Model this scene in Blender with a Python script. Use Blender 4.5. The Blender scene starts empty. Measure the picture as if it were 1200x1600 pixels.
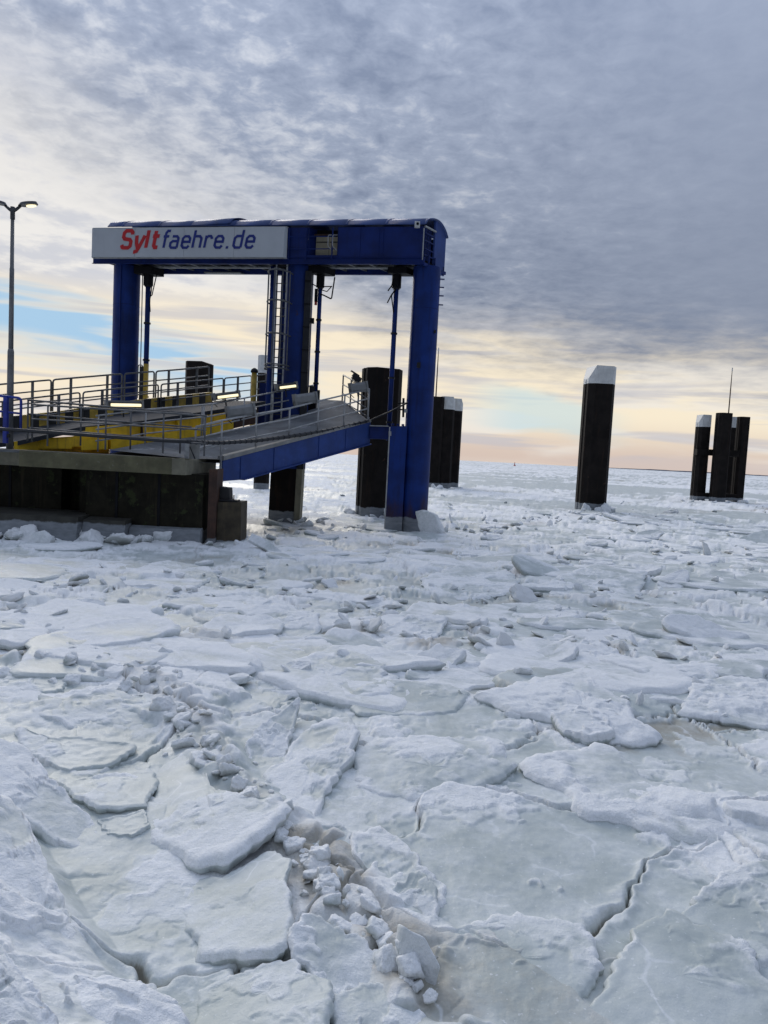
import bpy, bmesh, math, random
import numpy as np

# ------------------------------------------------------------------ camera
SC = bpy.context.scene
COL = SC.collection
EYE = 2.5                                   # metres above the mean ice level
FPX = 1155.6                                # focal length in photograph pixels
PITCH = math.atan(87 / FPX)
ROLL = math.atan(0.0515)
_f = np.array([0, math.cos(PITCH), -math.sin(PITCH)])
_r0 = np.array([1.0, 0, 0]); _u0 = np.cross(_r0, _f)
_R = math.cos(ROLL) * _r0 + math.sin(ROLL) * _u0
_U = -math.sin(ROLL) * _r0 + math.cos(ROLL) * _u0
cd = bpy.data.cameras.new('camera'); cam = bpy.data.objects.new('camera', cd); COL.objects.link(cam)
cd.sensor_fit = 'VERTICAL'; cd.sensor_height = 36; cd.sensor_width = 27; cd.lens = 36 * FPX / 1600
cd.clip_start = 0.05; cd.clip_end = 30000
from mathutils import Matrix, Vector, Euler
cam.matrix_world = Matrix(((_R[0], _U[0], -_f[0], 0), (_R[1], _U[1], -_f[1], 0), (_R[2], _U[2], -_f[2], EYE), (0, 0, 0, 1)))
SC.camera = cam

# ------------------------------------------------------------------ sun, sky, exposure
SUN_AZ = math.radians(-22)      # left of the view direction (+Y), behind the gantry
SUN_EL = math.radians(25)
sd = Vector((math.sin(SUN_AZ) * math.cos(SUN_EL), math.cos(SUN_AZ) * math.cos(SUN_EL), math.sin(SUN_EL)))
sl = bpy.data.lights.new('sun', 'SUN'); sl.energy = 1.5; sl.angle = math.radians(38); sl.color = (1, 0.93, 0.84)
so = bpy.data.objects.new('sun', sl); COL.objects.link(so); so.rotation_euler = sd.to_track_quat('Z', 'Y').to_euler()
SC.view_settings.view_transform = 'Standard'; SC.view_settings.look = 'None'
SC.view_settings.exposure = 0.30; SC.view_settings.gamma = 1.0
SC.view_settings.use_curve_mapping = False
SC.cycles.use_denoising = True
SC.cycles.max_bounces = 6; SC.cycles.diffuse_bounces = 3; SC.cycles.glossy_bounces = 2
SC.cycles.transmission_bounces = 2; SC.cycles.volume_bounces = 0

class NT:
    """tiny helper round a node tree"""
    def __init__(s, tree): s.t = tree; s.n = tree.nodes; s.l = tree.links
    def set(s, sock, v):
        if hasattr(v, 'is_output'): s.l.new(v, sock)
        else: sock.default_value = v
    def math(s, op, a, b=None, c=None, clamp=False):
        n = s.n.new('ShaderNodeMath'); n.operation = op; n.use_clamp = clamp
        s.set(n.inputs[0], a)
        if b is not None: s.set(n.inputs[1], b)
        if c is not None: s.set(n.inputs[2], c)
        return n.outputs[0]
    def comb(s, x, y, z):
        n = s.n.new('ShaderNodeCombineXYZ')
        for i, v in enumerate((x, y, z)): s.set(n.inputs[i], v)
        return n.outputs[0]
    def sep(s, v):
        n = s.n.new('ShaderNodeSeparateXYZ'); s.set(n.inputs[0], v); return n.outputs
    def noise(s, vec, scale, detail=4, rough=0.5, dist=0.0, dim='3D'):
        n = s.n.new('ShaderNodeTexNoise'); n.noise_dimensions = dim
        s.set(n.inputs['Vector'], vec); s.set(n.inputs['Scale'], scale)
        n.inputs['Detail'].default_value = detail; n.inputs['Roughness'].default_value = rough
        n.inputs['Distortion'].default_value = dist
        return n.outputs[0]
    def smooth(s, v, a, b, lo=0.0, hi=1.0):
        n = s.n.new('ShaderNodeMapRange'); n.interpolation_type = 'SMOOTHSTEP'
        s.set(n.inputs[0], v); s.set(n.inputs[1], a); s.set(n.inputs[2], b)
        n.inputs[3].default_value = lo; n.inputs[4].default_value = hi
        return n.outputs[0]
    def mix(s, fac, a, b, mode='MIX'):
        n = s.n.new('ShaderNodeMix'); n.data_type = 'RGBA'; n.blend_type = mode
        s.set(n.inputs[0], fac)
        for sock, v in ((n.inputs[6], a), (n.inputs[7], b)):
            if isinstance(v, tuple): v = (*v, 1.0) if len(v) == 3 else v
            s.set(sock, v)
        return n.outputs[2]
    def vmul(s, v, k):
        n = s.n.new('ShaderNodeVectorMath'); n.operation = 'MULTIPLY'; s.set(n.inputs[0], v); s.set(n.inputs[1], k); return n.outputs[0]
    def dot(s, v, k):
        n = s.n.new('ShaderNodeVectorMath'); n.operation = 'DOT_PRODUCT'; s.set(n.inputs[0], v); s.set(n.inputs[1], k); return n.outputs['Value']

def build_world():
    w = bpy.data.worlds.new('World'); SC.world = w; w.use_nodes = True
    w.node_tree.nodes.clear(); N = NT(w.node_tree)
    d = N.n.new('ShaderNodeTexCoord').outputs['Generated']
    x, y, z = N.sep(d)
    zc = N.math('ADD', N.math('MAXIMUM', z, 0.0), 0.10)
    px = N.math('DIVIDE', x, zc); py = N.math('DIVIDE', y, zc)
    p = N.comb(px, py, 0.0)
    sky = N.n.new('ShaderNodeTexSky'); sky.sky_type = 'NISHITA'; sky.sun_disc = False
    sky.sun_elevation = SUN_EL; sky.sun_rotation = SUN_AZ; sky.air_density = 1.0; sky.dust_density = 1.5; sky.ozone_density = 2.0
    clear = N.mix(1.0, N.mix(1.0, sky.outputs[0], (0.1, 0.1, 0.1), 'MULTIPLY'), (0.45, 0.62, 0.85), 'DARKEN')
    n1 = N.noise(p, 0.75, 3, 0.5, 0.3)
    n2 = N.noise(p, 5.2, 5, 0.6, 0.2)
    n3 = N.noise(p, 14.0, 4, 0.62, 0.3)
    c1 = N.math('SUBTRACT', n1, 0.5); c2 = N.math('SUBTRACT', n2, 0.5); c3 = N.math('SUBTRACT', n3, 0.5)
    # below the deck: white cloud, a blue gap, cream streaks, peach at the horizon
    n_st = N.noise(N.comb(N.math('MULTIPLY', x, 2.6), N.math('MULTIPLY', y, 2.6), N.math('MULTIPLY', z, 24.0)), 1.1, 4, 0.55, 0.6)
    n_s2 = N.noise(N.comb(N.math('MULTIPLY', x, 2.0), N.math('MULTIPLY', y, 2.0), N.math('MULTIPLY', z, 30.0)), 1.7, 3, 0.5, 0.5)
    low = N.mix(N.smooth(z, 0.008, 0.07), (0.65, 0.53, 0.455), (0.88, 0.775, 0.60))
    low = N.mix(N.math('MULTIPLY', N.smooth(n_st, 0.46, 0.60), 0.8), low, (0.80, 0.76, 0.70))
    low = N.mix(N.math('MULTIPLY', N.smooth(n_s2, 0.50, 0.64), 0.6), low, (0.47, 0.48, 0.55))
    white = N.mix(N.smooth(N.math('ADD', n1, N.math('MULTIPLY', c2, 0.9)), 0.40, 0.62), (0.80, 0.78, 0.755), (0.60, 0.61, 0.655))
    low = N.mix(N.smooth(N.math('ADD', z, N.math('MULTIPLY', c1, 0.06)), 0.16, 0.215), low, white)
    blue_c = N.mix(0.6, clear, (0.33, 0.54, 0.70))
    gap = N.math('SUBTRACT', N.math('ADD', z, N.math('MULTIPLY', N.math('SUBTRACT', n_st, 0.5), 0.07)), N.math('MULTIPLY', N.math('ADD', x, 0.25), -0.16))
    gapm = N.math('MULTIPLY', N.smooth(gap, 0.130, 0.146, 1.0, 0.0), N.smooth(gap, 0.05, 0.10))
    gapm = N.math('MULTIPLY', gapm, N.smooth(N.math('ADD', x, N.math('MULTIPLY', c1, 0.4)), -0.20, -0.04, 1.0, 0.0))
    gapm = N.math('MULTIPLY', gapm, N.smooth(n_s2, 0.44, 0.60, 1.0, 0.25))
    low = N.mix(gapm, low, blue_c)
    rgap = N.math('MULTIPLY', N.smooth(N.math('ABSOLUTE', N.math('SUBTRACT', gap, 0.135)), 0.012, 0.03, 1.0, 0.0), N.smooth(N.math('ABSOLUTE', N.math('SUBTRACT', x, 0.205)), 0.03, 0.12, 0.55, 0.0))
    low = N.mix(rgap, low, (0.45, 0.66, 0.74))
    low = N.mix(N.smooth(z, 0.0, 0.03, 0.75, 0.0), low, (0.63, 0.51, 0.445))
    low = N.mix(1.0, low, (0.99, 0.99, 0.99), 'MULTIPLY')
    # broken stratocumulus deck; its far edge slants and comes overhead towards the sun side
    edge = N.math('SUBTRACT', py, N.math('MULTIPLY', N.math('MAXIMUM', px, 0.0), 0.25))
    edge = N.math('SUBTRACT', edge, N.math('MULTIPLY', N.math('MAXIMUM', N.math('MINIMUM', px, 0.0), -1.15), 2.3))
    edge = N.math('ADD', edge, N.math('MULTIPLY', c1, 2.2))
    edge = N.math('ADD', edge, N.math('MULTIPLY', c2, 1.5))
    deck = N.smooth(edge, 2.6, 4.75, 1.0, 0.0)
    # brightness: thin and mottled towards the sun side, smooth and thick away from it
    side = N.math('SUBTRACT', N.math('MULTIPLY', y, 0.30), x)
    amp = N.smooth(side, -0.22, 0.42, 0.13, 1.0)
    glow = N.smooth(N.dot(d, (-0.40, 0.865, 0.30)), 0.90, 1.0)
    mott = N.math('ADD', N.math('MULTIPLY', c2, 0.95), N.math('MULTIPLY', c3, 1.05))
    tt = N.math('MULTIPLY_ADD', mott, amp, 0.30)
    tt = N.math('ADD', tt, N.math('MULTIPLY', glow, 0.22))
    tt = N.math('ADD', tt, N.math('MULTIPLY', c1, 0.45))
    tt = N.math('SUBTRACT', tt, N.smooth(z, 0.26, 0.12, 0.0, 0.08))
    tt = N.math('SUBTRACT', tt, N.smooth(z, 0.30, 0.48, 0.0, 0.13))
    c = N.n.new('ShaderNodeValToRGB'); N.set(c.inputs[0], tt)
    e = c.color_ramp.elements
    e[0].position = 0.0; e[0].color = (0.22, 0.268, 0.38, 1)
    e[1].position = 1.0; e[1].color = (0.86, 0.85, 0.84, 1)
    m_ = c.color_ramp.elements.new(0.35); m_.color = (0.34, 0.394, 0.515, 1)
    m_ = c.color_ramp.elements.new(0.62); m_.color = (0.57, 0.608, 0.69, 1)
    # the overcast is lifted towards the zenith to light the ice and is dimmer opposite the low sun
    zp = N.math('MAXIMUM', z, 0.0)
    zenith_lift = N.math('DIVIDE', N.math('ADD', N.math('MULTIPLY_ADD', zp, 0.45, 0.85), N.math('MULTIPLY', N.math('MULTIPLY', zp, zp), 1.9)), 1.38)
    zenith_lift = N.math('MULTIPLY', zenith_lift, N.smooth(y, -0.9, 0.5, 0.55, 1.0))
    dk = N.n.new('ShaderNodeVectorMath'); dk.operation = 'SCALE'; N.set(dk.inputs[0], c.outputs[0]); N.set(dk.inputs['Scale'], zenith_lift)
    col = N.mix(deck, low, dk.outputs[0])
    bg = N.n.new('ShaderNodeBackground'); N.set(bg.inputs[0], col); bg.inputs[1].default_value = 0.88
    out = N.n.new('ShaderNodeOutputWorld'); N.l.new(bg.outputs[0], out.inputs[0])
build_world()
SC.world.cycles.sampling_method = 'MANUAL'; SC.world.cycles.sample_map_resolution = 256

# ------------------------------------------------------------------ helpers
def at(u, v, Y):
    """the point of the place at depth Y (metres ahead) seen at photograph pixel u, v"""
    d = (u - 600) / FPX * _R - (v - 800) / FPX * _U + _f
    k = Y / d[1]
    return np.array([0, 0, EYE]) + k * d
def ground(u, v, z=0.0):
    d = (u - 600) / FPX * _R - (v - 800) / FPX * _U + _f
    k = (z - EYE) / d[2]
    return np.array([0, 0, EYE]) + k * d

V = lambda *a: np.array(a, float)
MATS = {}
def mat(name, color, rough=0.6, metal=0.0, var=0.25, scale=3.0, streak=0.0, streak_col=(0.10, 0.045, 0.02), bump=0.0,
        bump_scale=30.0, emit=None, estr=0.0, collar=None, spec=0.5, fleck=None, rust_foot=0.0):
    m = bpy.data.materials.new(name); m.use_nodes = True; N = NT(m.node_tree)
    b = N.n['Principled BSDF']
    geo = N.n.new('ShaderNodeNewGeometry').outputs['Position']
    n = N.noise(geo, scale, 6, 0.6)
    lo = tuple(c * (1 - var) for c in color); hi = tuple(min(1, c * (1 + var)) for c in color)
    col = N.mix(N.smooth(n, 0.3, 0.7), lo, hi)
    if streak:
        sx = N.vmul(geo, (2.6, 2.6, 0.22))
        s = N.noise(sx, 2.2, 6, 0.65)
        col = N.mix(N.math('MULTIPLY', N.smooth(s, 0.52, 0.72), streak), col, streak_col)
    if fleck:
        s = N.noise(geo, fleck[1], 5, 0.7)
        col = N.mix(N.smooth(s, fleck[2], fleck[2] + 0.06), col, fleck[0])
    rg = N.math('ADD', rough - 0.1, N.math('MULTIPLY', n, 0.2), clamp=True)
    if rust_foot:   # rust creeping up from the splash zone
        rz = N.math('ADD', N.sep(geo)[2], N.math('MULTIPLY', N.math('SUBTRACT', N.noise(N.vmul(geo, (1.6, 1.6, 0.5)), 2.0, 5, 0.65), 0.5), 2.4))
        col = N.mix(N.smooth(rz, rust_foot - 0.5, rust_foot + 0.5, 0.75, 0.0), col, (0.045, 0.020, 0.014))
    if collar:   # ice glaze left by the tide on the foot of piles and walls
        zz = N.sep(geo)[2]
        w = N.math('ADD', zz, N.math('MULTIPLY', N.math('SUBTRACT', N.noise(geo, 3.0, 4, 0.6), 0.5), 0.18))
        f = N.smooth(w, collar, collar + 0.05, 1.0, 0.0)
        ic = N.mix(N.noise(N.vmul(geo, (1, 1, 3)), 3.0, 5, 0.6), (0.10, 0.11, 0.12), (0.42, 0.45, 0.48))
        col = N.mix(N.math('MULTIPLY', f, 0.9), col, ic)
    N.set(b.inputs['Base Color'], col if hasattr(col, 'is_output') else (*col, 1))
    N.set(b.inputs['Roughness'], rg); b.inputs['Metallic'].default_value = metal
    b.inputs['Specular IOR Level'].default_value = spec
    if bump:
        bn = N.n.new('ShaderNodeBump'); bn.inputs['Strength'].default_value = bump; bn.inputs['Distance'].default_value = 0.02
        N.set(bn.inputs['Height'], N.noise(geo, bump_scale, 5, 0.6)); N.l.new(bn.outputs[0], b.inputs['Normal'])
    if emit:
        b.inputs['Emission Color'].default_value = (*emit, 1); b.inputs['Emission Strength'].default_value = estr
    MATS[name] = m
    return m

mat('blue_steel', (0.0045, 0.018, 0.118), 0.55, 0, 0.25, 1.6, 0.35, (0.006, 0.010, 0.04), 0.15, 8, spec=0.25, fleck=((0.035, 0.022, 0.03), 3.2, 0.67))
mat('column_blue', (0.0045, 0.025, 0.150), 0.55, 0, 0.3, 1.2, 0.55, (0.006, 0.009, 0.035), 0.15, 6, collar=0.42, spec=0.25, fleck=((0.035, 0.022, 0.03), 2.6, 0.66), rust_foot=0.75)
mat('girder_blue', (0.024, 0.055, 0.21), 0.55, 0, 0.18, 2.0, 0.30, (0.03, 0.045, 0.12), 0.1, 8, fleck=((0.12, 0.14, 0.19), 5.0, 0.68), spec=0.3)
mat('roof_blue', (0.018, 0.050, 0.19), 0.45, 0, 0.25, 1.8, 0.3, (0.02, 0.03, 0.09))
mat('rail_blue', (0.012, 0.03, 0.26), 0.4)
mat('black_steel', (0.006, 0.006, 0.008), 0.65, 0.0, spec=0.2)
mat('dark_steel', (0.022, 0.023, 0.027), 0.55, 0.2, spec=0.3)
mat('galvanised', (0.36, 0.37, 0.375), 0.6, 0.2, 0.2, 6, 0.3, (0.10, 0.085, 0.07))
mat('weathered_rail', (0.125, 0.13, 0.135), 0.55, 0.3, 0.25, 6, 0.3, (0.06, 0.04, 0.03))
mat('fixture_grey', (0.20, 0.205, 0.205), 0.55, 0.1, 0.12, 5)
mat('sign_white', (0.47, 0.50, 0.53), 0.4, 0, 0.06, 0.8, 0.12, (0.30, 0.31, 0.33))
mat('sign_red', (0.50, 0.018, 0.022), 0.4, 0, 0.06)
mat('sign_blue', (0.016, 0.03, 0.20), 0.4, 0, 0.06)
mat('door_beige', (0.30, 0.265, 0.18), 0.5, 0, 0.12, 2, 0.25, (0.25, 0.21, 0.15))
mat('yellow_steel', (0.84, 0.54, 0.014), 0.5, 0, 0.2, 2.5, 0.5, (0.20, 0.10, 0.02), 0.1, 10, fleck=((0.10, 0.045, 0.02), 4.0, 0.66))
mat('kerb_yellow', (0.50, 0.34, 0.05), 0.6, 0, 0.25, 4)
mat('kerb_black', (0.02, 0.02, 0.02), 0.6)
mat('deck_grey', (0.15, 0.158, 0.165), 0.85, 0, 0.25, 1.4, 0.0, bump=0.25, bump_scale=40, spec=0.2, fleck=((0.27, 0.28, 0.29), 1.2, 0.60))
mat('deck_dark', (0.040, 0.044, 0.052), 0.85, 0, 0.25, 1.5, spec=0.15)
mat('strip_grey', (0.24, 0.24, 0.23), 0.7, 0, 0.2, 4)
mat('concrete', (0.120, 0.112, 0.062), 0.85, 0, 0.3, 2.2, 0.35, (0.07, 0.065, 0.04), 0.3, 25, fleck=((0.18, 0.172, 0.12), 9.0, 0.62))
mat('concrete_pale', (0.20, 0.188, 0.135), 0.85, 0, 0.25, 2.2, 0.2, (0.10, 0.09, 0.06), 0.3, 25)
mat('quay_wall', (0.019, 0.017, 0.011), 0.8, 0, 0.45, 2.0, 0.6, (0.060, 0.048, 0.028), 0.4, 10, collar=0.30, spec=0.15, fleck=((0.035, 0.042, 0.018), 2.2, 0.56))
mat('footing', (0.055, 0.054, 0.046), 0.8, 0, 0.3, 2.0, 0.3, (0.05, 0.04, 0.025), 0.3, 12, collar=0.40, spec=0.2)
mat('rust_steel', (0.055, 0.026, 0.016), 0.75, 0, 0.4, 3.0, 0.5, (0.14, 0.08, 0.05), 0.2, 20, collar=0.1)
mat('block_concrete', (0.055, 0.043, 0.026), 0.85, 0, 0.4, 3.0, 0.5, (0.12, 0.09, 0.05), 0.35, 18, collar=0.05)
mat('rubber', (0.012, 0.012, 0.013), 0.6, 0, 0.3, 8)
mat('pile_steel', (0.011, 0.0088, 0.008), 0.75, 0, 0.45, 1.5, 0.65, (0.028, 0.016, 0.011), 0.2, 6, collar=0.36, spec=0.15, fleck=((0.05, 0.03, 0.02), 3.5, 0.66))
mat('pile_cap', (0.60, 0.61, 0.60), 0.6, 0, 0.12, 3, 0.35, (0.33, 0.29, 0.22))
mat('hose', (0.02, 0.021, 0.024), 0.5)
mat('lamp_pole', (0.17, 0.175, 0.18), 0.5, 0.3, 0.2, 4)
mat('lamp_head', (0.05, 0.052, 0.055), 0.5, 0.2)
mat('lit_lamp', (0.9, 0.85, 0.7), 0.4, emit=(1.0, 0.86, 0.48), estr=0.9)
mat('lit_tube', (0.9, 0.85, 0.7), 0.4, emit=(1.0, 0.86, 0.50), estr=0.95)
mat('red_paint', (0.45, 0.03, 0.02), 0.5)
mat('coast', (0.22, 0.23, 0.27), 0.9)

ORG = {}          # where each thing's own origin lies; parts are stored relative to it
def mesh_obj(name, verts, faces, m, parent=None, smooth=False):
    org = ORG.get(parent.name, V(0, 0, 0)) if parent is not None else V(0, 0, 0)
    me = bpy.data.meshes.new(name); me.from_pydata([tuple(map(float, np.asarray(v, float) - org)) for v in verts], [], faces)
    me.materials.append(MATS[m] if isinstance(m, str) else m)
    if smooth:
        me.polygons.foreach_set('use_smooth', [True] * len(me.polygons))
    me.update()
    o = bpy.data.objects.new(name, me); COL.objects.link(o)
    if parent is not None: o.parent = parent; ORG[o.name] = org
    return o
def tag(o, label=None, cat=None, group=None, kind=None):
    if label: o['label'] = label
    if cat: o['category'] = cat
    if group: o['group'] = group
    if kind: o['kind'] = kind
    return o
def thing(name, label, cat, group=None, loc=(0, 0, 0), local=False):
    o = bpy.data.objects.new(name, None); COL.objects.link(o); o.empty_display_size = 0.3
    o.location = loc; ORG[o.name] = V(0, 0, 0) if local else np.array(loc, float)
    return tag(o, label, cat, group)

class MB:
    """collects shapes (world coordinates) and links them as one mesh"""
    def __init__(s): s.v = []; s.f = []
    def add(s, v, f):
        k = len(s.v); s.v += [np.array(a, float) for a in v]; s.f += [tuple(i + k for i in q) for q in f]; return s
    def hexa(s, b, t):      # two matching 4-point loops
        return s.prism(b, t)
    def prism(s, b, t):
        n = len(b)
        f = [tuple(range(n))[::-1], tuple(range(n, 2 * n))]
        f += [(i, (i + 1) % n, n + (i + 1) % n, n + i) for i in range(n)]
        return s.add(list(b) + list(t), f)
    def box(s, c, ax, ay, az):   # centre and three half-axes
        c, ax, ay, az = map(lambda a: np.array(a, float), (c, ax, ay, az))
        b = [c - ax - ay - az, c + ax - ay - az, c + ax + ay - az, c - ax + ay - az]
        return s.prism(b, [p + 2 * az for p in b])
    def tube(s, pts, r, n=8, cap=True):
        pts = [np.array(p, float) for p in pts]; rings = []
        m = len(pts); prev = None
        for i, p in enumerate(pts):
            d = pts[min(i + 1, m - 1)] - pts[max(i - 1, 0)]
            d = d / (np.linalg.norm(d) + 1e-12)
            if prev is None:
                a = np.array([0, 0, 1.0]) if abs(d[2]) < 0.9 else np.array([1.0, 0, 0])
            else: a = prev
            a = a - d * (a @ d); a /= np.linalg.norm(a) + 1e-12; prev = a
            b = np.cross(d, a)
            rr = r[i] if hasattr(r, '__len__') else r
            rings.append([p + rr * (math.cos(2 * math.pi * k / n) * a + math.sin(2 * math.pi * k / n) * b) for k in range(n)])
        v = [q for ring in rings for q in ring]; f = []
        for i in range(m - 1):
            for k in range(n):
                f.append((i * n + k, i * n + (k + 1) % n, (i + 1) * n + (k + 1) % n, (i + 1) * n + k))
        if cap: f += [tuple(range(n))[::-1], tuple(range((m - 1) * n, m * n))]
        return s.add(v, f)
    def beam(s, a, b, w, h, up=(0, 0, 1)):   # rectangular bar
        a, b, up = map(lambda q: np.array(q, float), (a, b, up))
        d = b - a; d /= np.linalg.norm(d)
        side = np.cross(d, up); side /= np.linalg.norm(side); u = np.cross(side, d)
        q = [side * sx * w / 2 + u * sy * h / 2 for sx, sy in ((-1, -1), (1, -1), (1, 1), (-1, 1))]
        return s.prism([a + o for o in q], [b + o for o in q])
    def build(s, name, m, parent=None, smooth=False):
        return mesh_obj(name, s.v, s.f, m, parent, smooth)

def rounded(pts, r=0.07, k=4):
    """polyline with its inner corners rounded"""
    pts = [np.array(p, float) for p in pts]; out = [pts[0]]
    for i in range(1, len(pts) - 1):
        a, b, c = pts[i - 1], pts[i], pts[i + 1]
        d1 = (a - b) / np.linalg.norm(a - b); d2 = (c - b) / np.linalg.norm(c - b)
        p0, p1 = b + d1 * r, b + d2 * r
        for j in range(k + 1):
            t = j / k; out.append((1 - t) ** 2 * p0 + 2 * t * (1 - t) * b + t * t * p1)
    out.append(pts[-1]); return out

def line_at(line, u):
    """point at photograph column u on a 3-D polyline given as (u, v, Y) knots"""
    for (a, b) in zip(line[:-1], line[1:]):
        if u <= b[0] or b is line[-1]:
            t = (u - a[0]) / (b[0] - a[0])
            return at(u, a[1] + t * (b[1] - a[1]), 1 / ((1 - t) / a[2] + t / b[2]))

# ------------------------------------------------------------------ numpy noise
def _hash(ix, iy, s):
    h = (ix.astype(np.int64) * 374761393 + iy.astype(np.int64) * 668265263 + s * 1274126177) & 0xffffffff
    h = ((h ^ (h >> 13)) * 1274126177) & 0xffffffff
    h = ((h ^ (h >> 15)) * 2246822519) & 0xffffffff
    return ((h ^ (h >> 16)) & 0xffffff) / float(0x1000000)
def vnoise(x, y, s=0):
    ix = np.floor(x); iy = np.floor(y); fx = x - ix; fy = y - iy
    fx = fx * fx * fx * (fx * (fx * 6 - 15) + 10); fy = fy * fy * fy * (fy * (fy * 6 - 15) + 10)
    a = _hash(ix, iy, s); b = _hash(ix + 1, iy, s); c = _hash(ix, iy + 1, s); d = _hash(ix + 1, iy + 1, s)
    return (a * (1 - fx) + b * fx) * (1 - fy) + (c * (1 - fx) + d * fx) * fy
def fbm(x, y, s=0, o=4, g=0.5):
    t = 0; a = 1; n = 0
    for k in range(o):
        t = t + a * vnoise(x * 2 ** k + 17.3 * k, y * 2 ** k - 9.1 * k, s + 31 * k); n += a; a *= g
    return t / n
def vor(x, y, s):
    """nearest and second nearest feature point: F1, F2, id hashes, offset from the nearest point"""
    ix = np.floor(x); iy = np.floor(y)
    f1 = np.full(x.shape, 9.0); f2 = np.full(x.shape, 9.0); dx = np.zeros_like(x); dy = np.zeros_like(x)
    cx = np.zeros_like(x); cy = np.zeros_like(x)
    for j in (-1, 0, 1):
        for i in (-1, 0, 1):
            gx = ix + i; gy = iy + j
            ax = x - (gx + .08 + .84 * _hash(gx, gy, s)); ay = y - (gy + .08 + .84 * _hash(gx, gy, s + 7))
            d = np.hypot(ax, ay); near = d < f1
            f2 = np.where(near, f1, np.minimum(f2, d)); f1 = np.where(near, d, f1)
            dx = np.where(near, ax, dx); dy = np.where(near, ay, dy); cx = np.where(near, gx, cx); cy = np.where(near, gy, cy)
    return f1, f2, [_hash(cx, cy, s + 50 + k) for k in range(4)], dx, dy
def sstep(a, b, x):
    t = np.clip((x - a) / (b - a), 0, 1); return t * t * (3 - 2 * t)

# ------------------------------------------------------------------ ice material
def ice_material():
    m = bpy.data.materials.new('sea_ice'); m.use_nodes = True; N = NT(m.node_tree); b = N.n['Principled BSDF']
    geo = N.n.new('ShaderNodeNewGeometry').outputs['Position']
    def attr(n):
        a = N.n.new('ShaderNodeAttribute'); a.attribute_name = n; return a.outputs['Fac']
    snow, dirt = attr('snow'), attr('dirt')
    n1 = N.noise(geo, 2.3, 5, 0.62, 0.3); n2 = N.noise(geo, 14.0, 4, 0.65); n3 = N.noise(geo, 60.0, 3, 0.6)
    s = N.math('ADD', snow, N.math('MULTIPLY', N.math('SUBTRACT', n1, 0.5), 0.8))
    s = N.math('ADD', s, N.math('MULTIPLY', N.math('SUBTRACT', n2, 0.5), 0.55))
    s = N.smooth(s, 0.15, 0.95)
    wet = N.mix(N.smooth(n1, 0.3, 0.7), (0.445, 0.495, 0.475), (0.60, 0.645, 0.635))
    sn = N.mix(N.smooth(n2, 0.3, 0.7), (0.83, 0.85, 0.85), (0.91, 0.925, 0.93))
    col = N.mix(s, wet, sn)
    dd = N.math('ADD', dirt, N.math('MULTIPLY', N.math('SUBTRACT', n2, 0.5), 0.5))
    dd = N.math('MULTIPLY', N.smooth(dd, 0.15, 0.95), 0.85)
    col = N.mix(dd, col, N.mix(n3, (0.19, 0.165, 0.115), (0.43, 0.395, 0.305)))
    sand = attr('sand')
    col = N.mix(N.smooth(N.math('ADD', sand, N.math('MULTIPLY', N.math('SUBTRACT', n2, 0.5), 0.9)), 0.45, 0.6), col, N.mix(n3, (0.10, 0.07, 0.045), (0.30, 0.23, 0.15)))
    # fracture lines and trapped bubbles in the clear ice
    wv = N.n.new('ShaderNodeVectorMath'); wv.operation = 'ADD'
    wn = N.n.new('ShaderNodeTexNoise'); N.set(wn.inputs['Vector'], geo); wn.inputs['Scale'].default_value = 1.6; wn.inputs['Detail'].default_value = 3
    N.set(wv.inputs[0], geo); N.set(wv.inputs[1], N.vmul(wn.outputs['Color'], (0.9, 0.9, 0.0)))
    vo = N.n.new('ShaderNodeTexVoronoi'); vo.feature = 'DISTANCE_TO_EDGE'; N.set(vo.inputs['Vector'], N.vmul(wv.outputs[0], (1, 1, 0))); vo.inputs['Scale'].default_value = 1.05
    line = N.math('MULTIPLY', N.smooth(vo.outputs['Distance'], 0.002, 0.012, 1.0, 0.0), N.smooth(n1, 0.46, 0.58))
    line = N.math('MULTIPLY', line, N.math('SUBTRACT', 1.0, s))
    col = N.mix(N.math('MULTIPLY', line, 0.55), col, (0.80, 0.83, 0.84))
    bub = N.noise(geo, 38.0, 2, 0.5)
    col = N.mix(N.math('MULTIPLY', N.math('MULTIPLY', N.smooth(bub, 0.66, 0.74), N.math('SUBTRACT', 1.0, s)), 0.5), col, (0.86, 0.88, 0.89))
    grain = N.noise(geo, 160.0, 2, 0.7)
    col = N.mix(N.math('MULTIPLY', N.smooth(grain, 0.35, 0.7, 0.0, 1.0), 0.12), col, (0.30, 0.33, 0.35))
    N.set(b.inputs['Base Color'], col)
    N.set(b.inputs['Roughness'], N.mix(s, (0.46, 0.46, 0.46), (0.85, 0.85, 0.85)))
    b.inputs['Specular IOR Level'].default_value = 0.35
    bp = N.n.new('ShaderNodeBump'); bp.inputs['Distance'].default_value = 0.012; N.set(bp.inputs['Strength'], N.math('MULTIPLY_ADD', s, 0.6, 0.25))
    hh = N.math('ADD', N.math('MULTIPLY', n2, 1.6), N.math('MULTIPLY', n3, 0.7)); hh = N.math('ADD', hh, N.math('MULTIPLY', grain, 0.30))
    N.set(bp.inputs['Height'], hh); N.l.new(bp.outputs[0], b.inputs['Normal'])
    MATS['sea_ice'] = m
ice_material()
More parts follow.
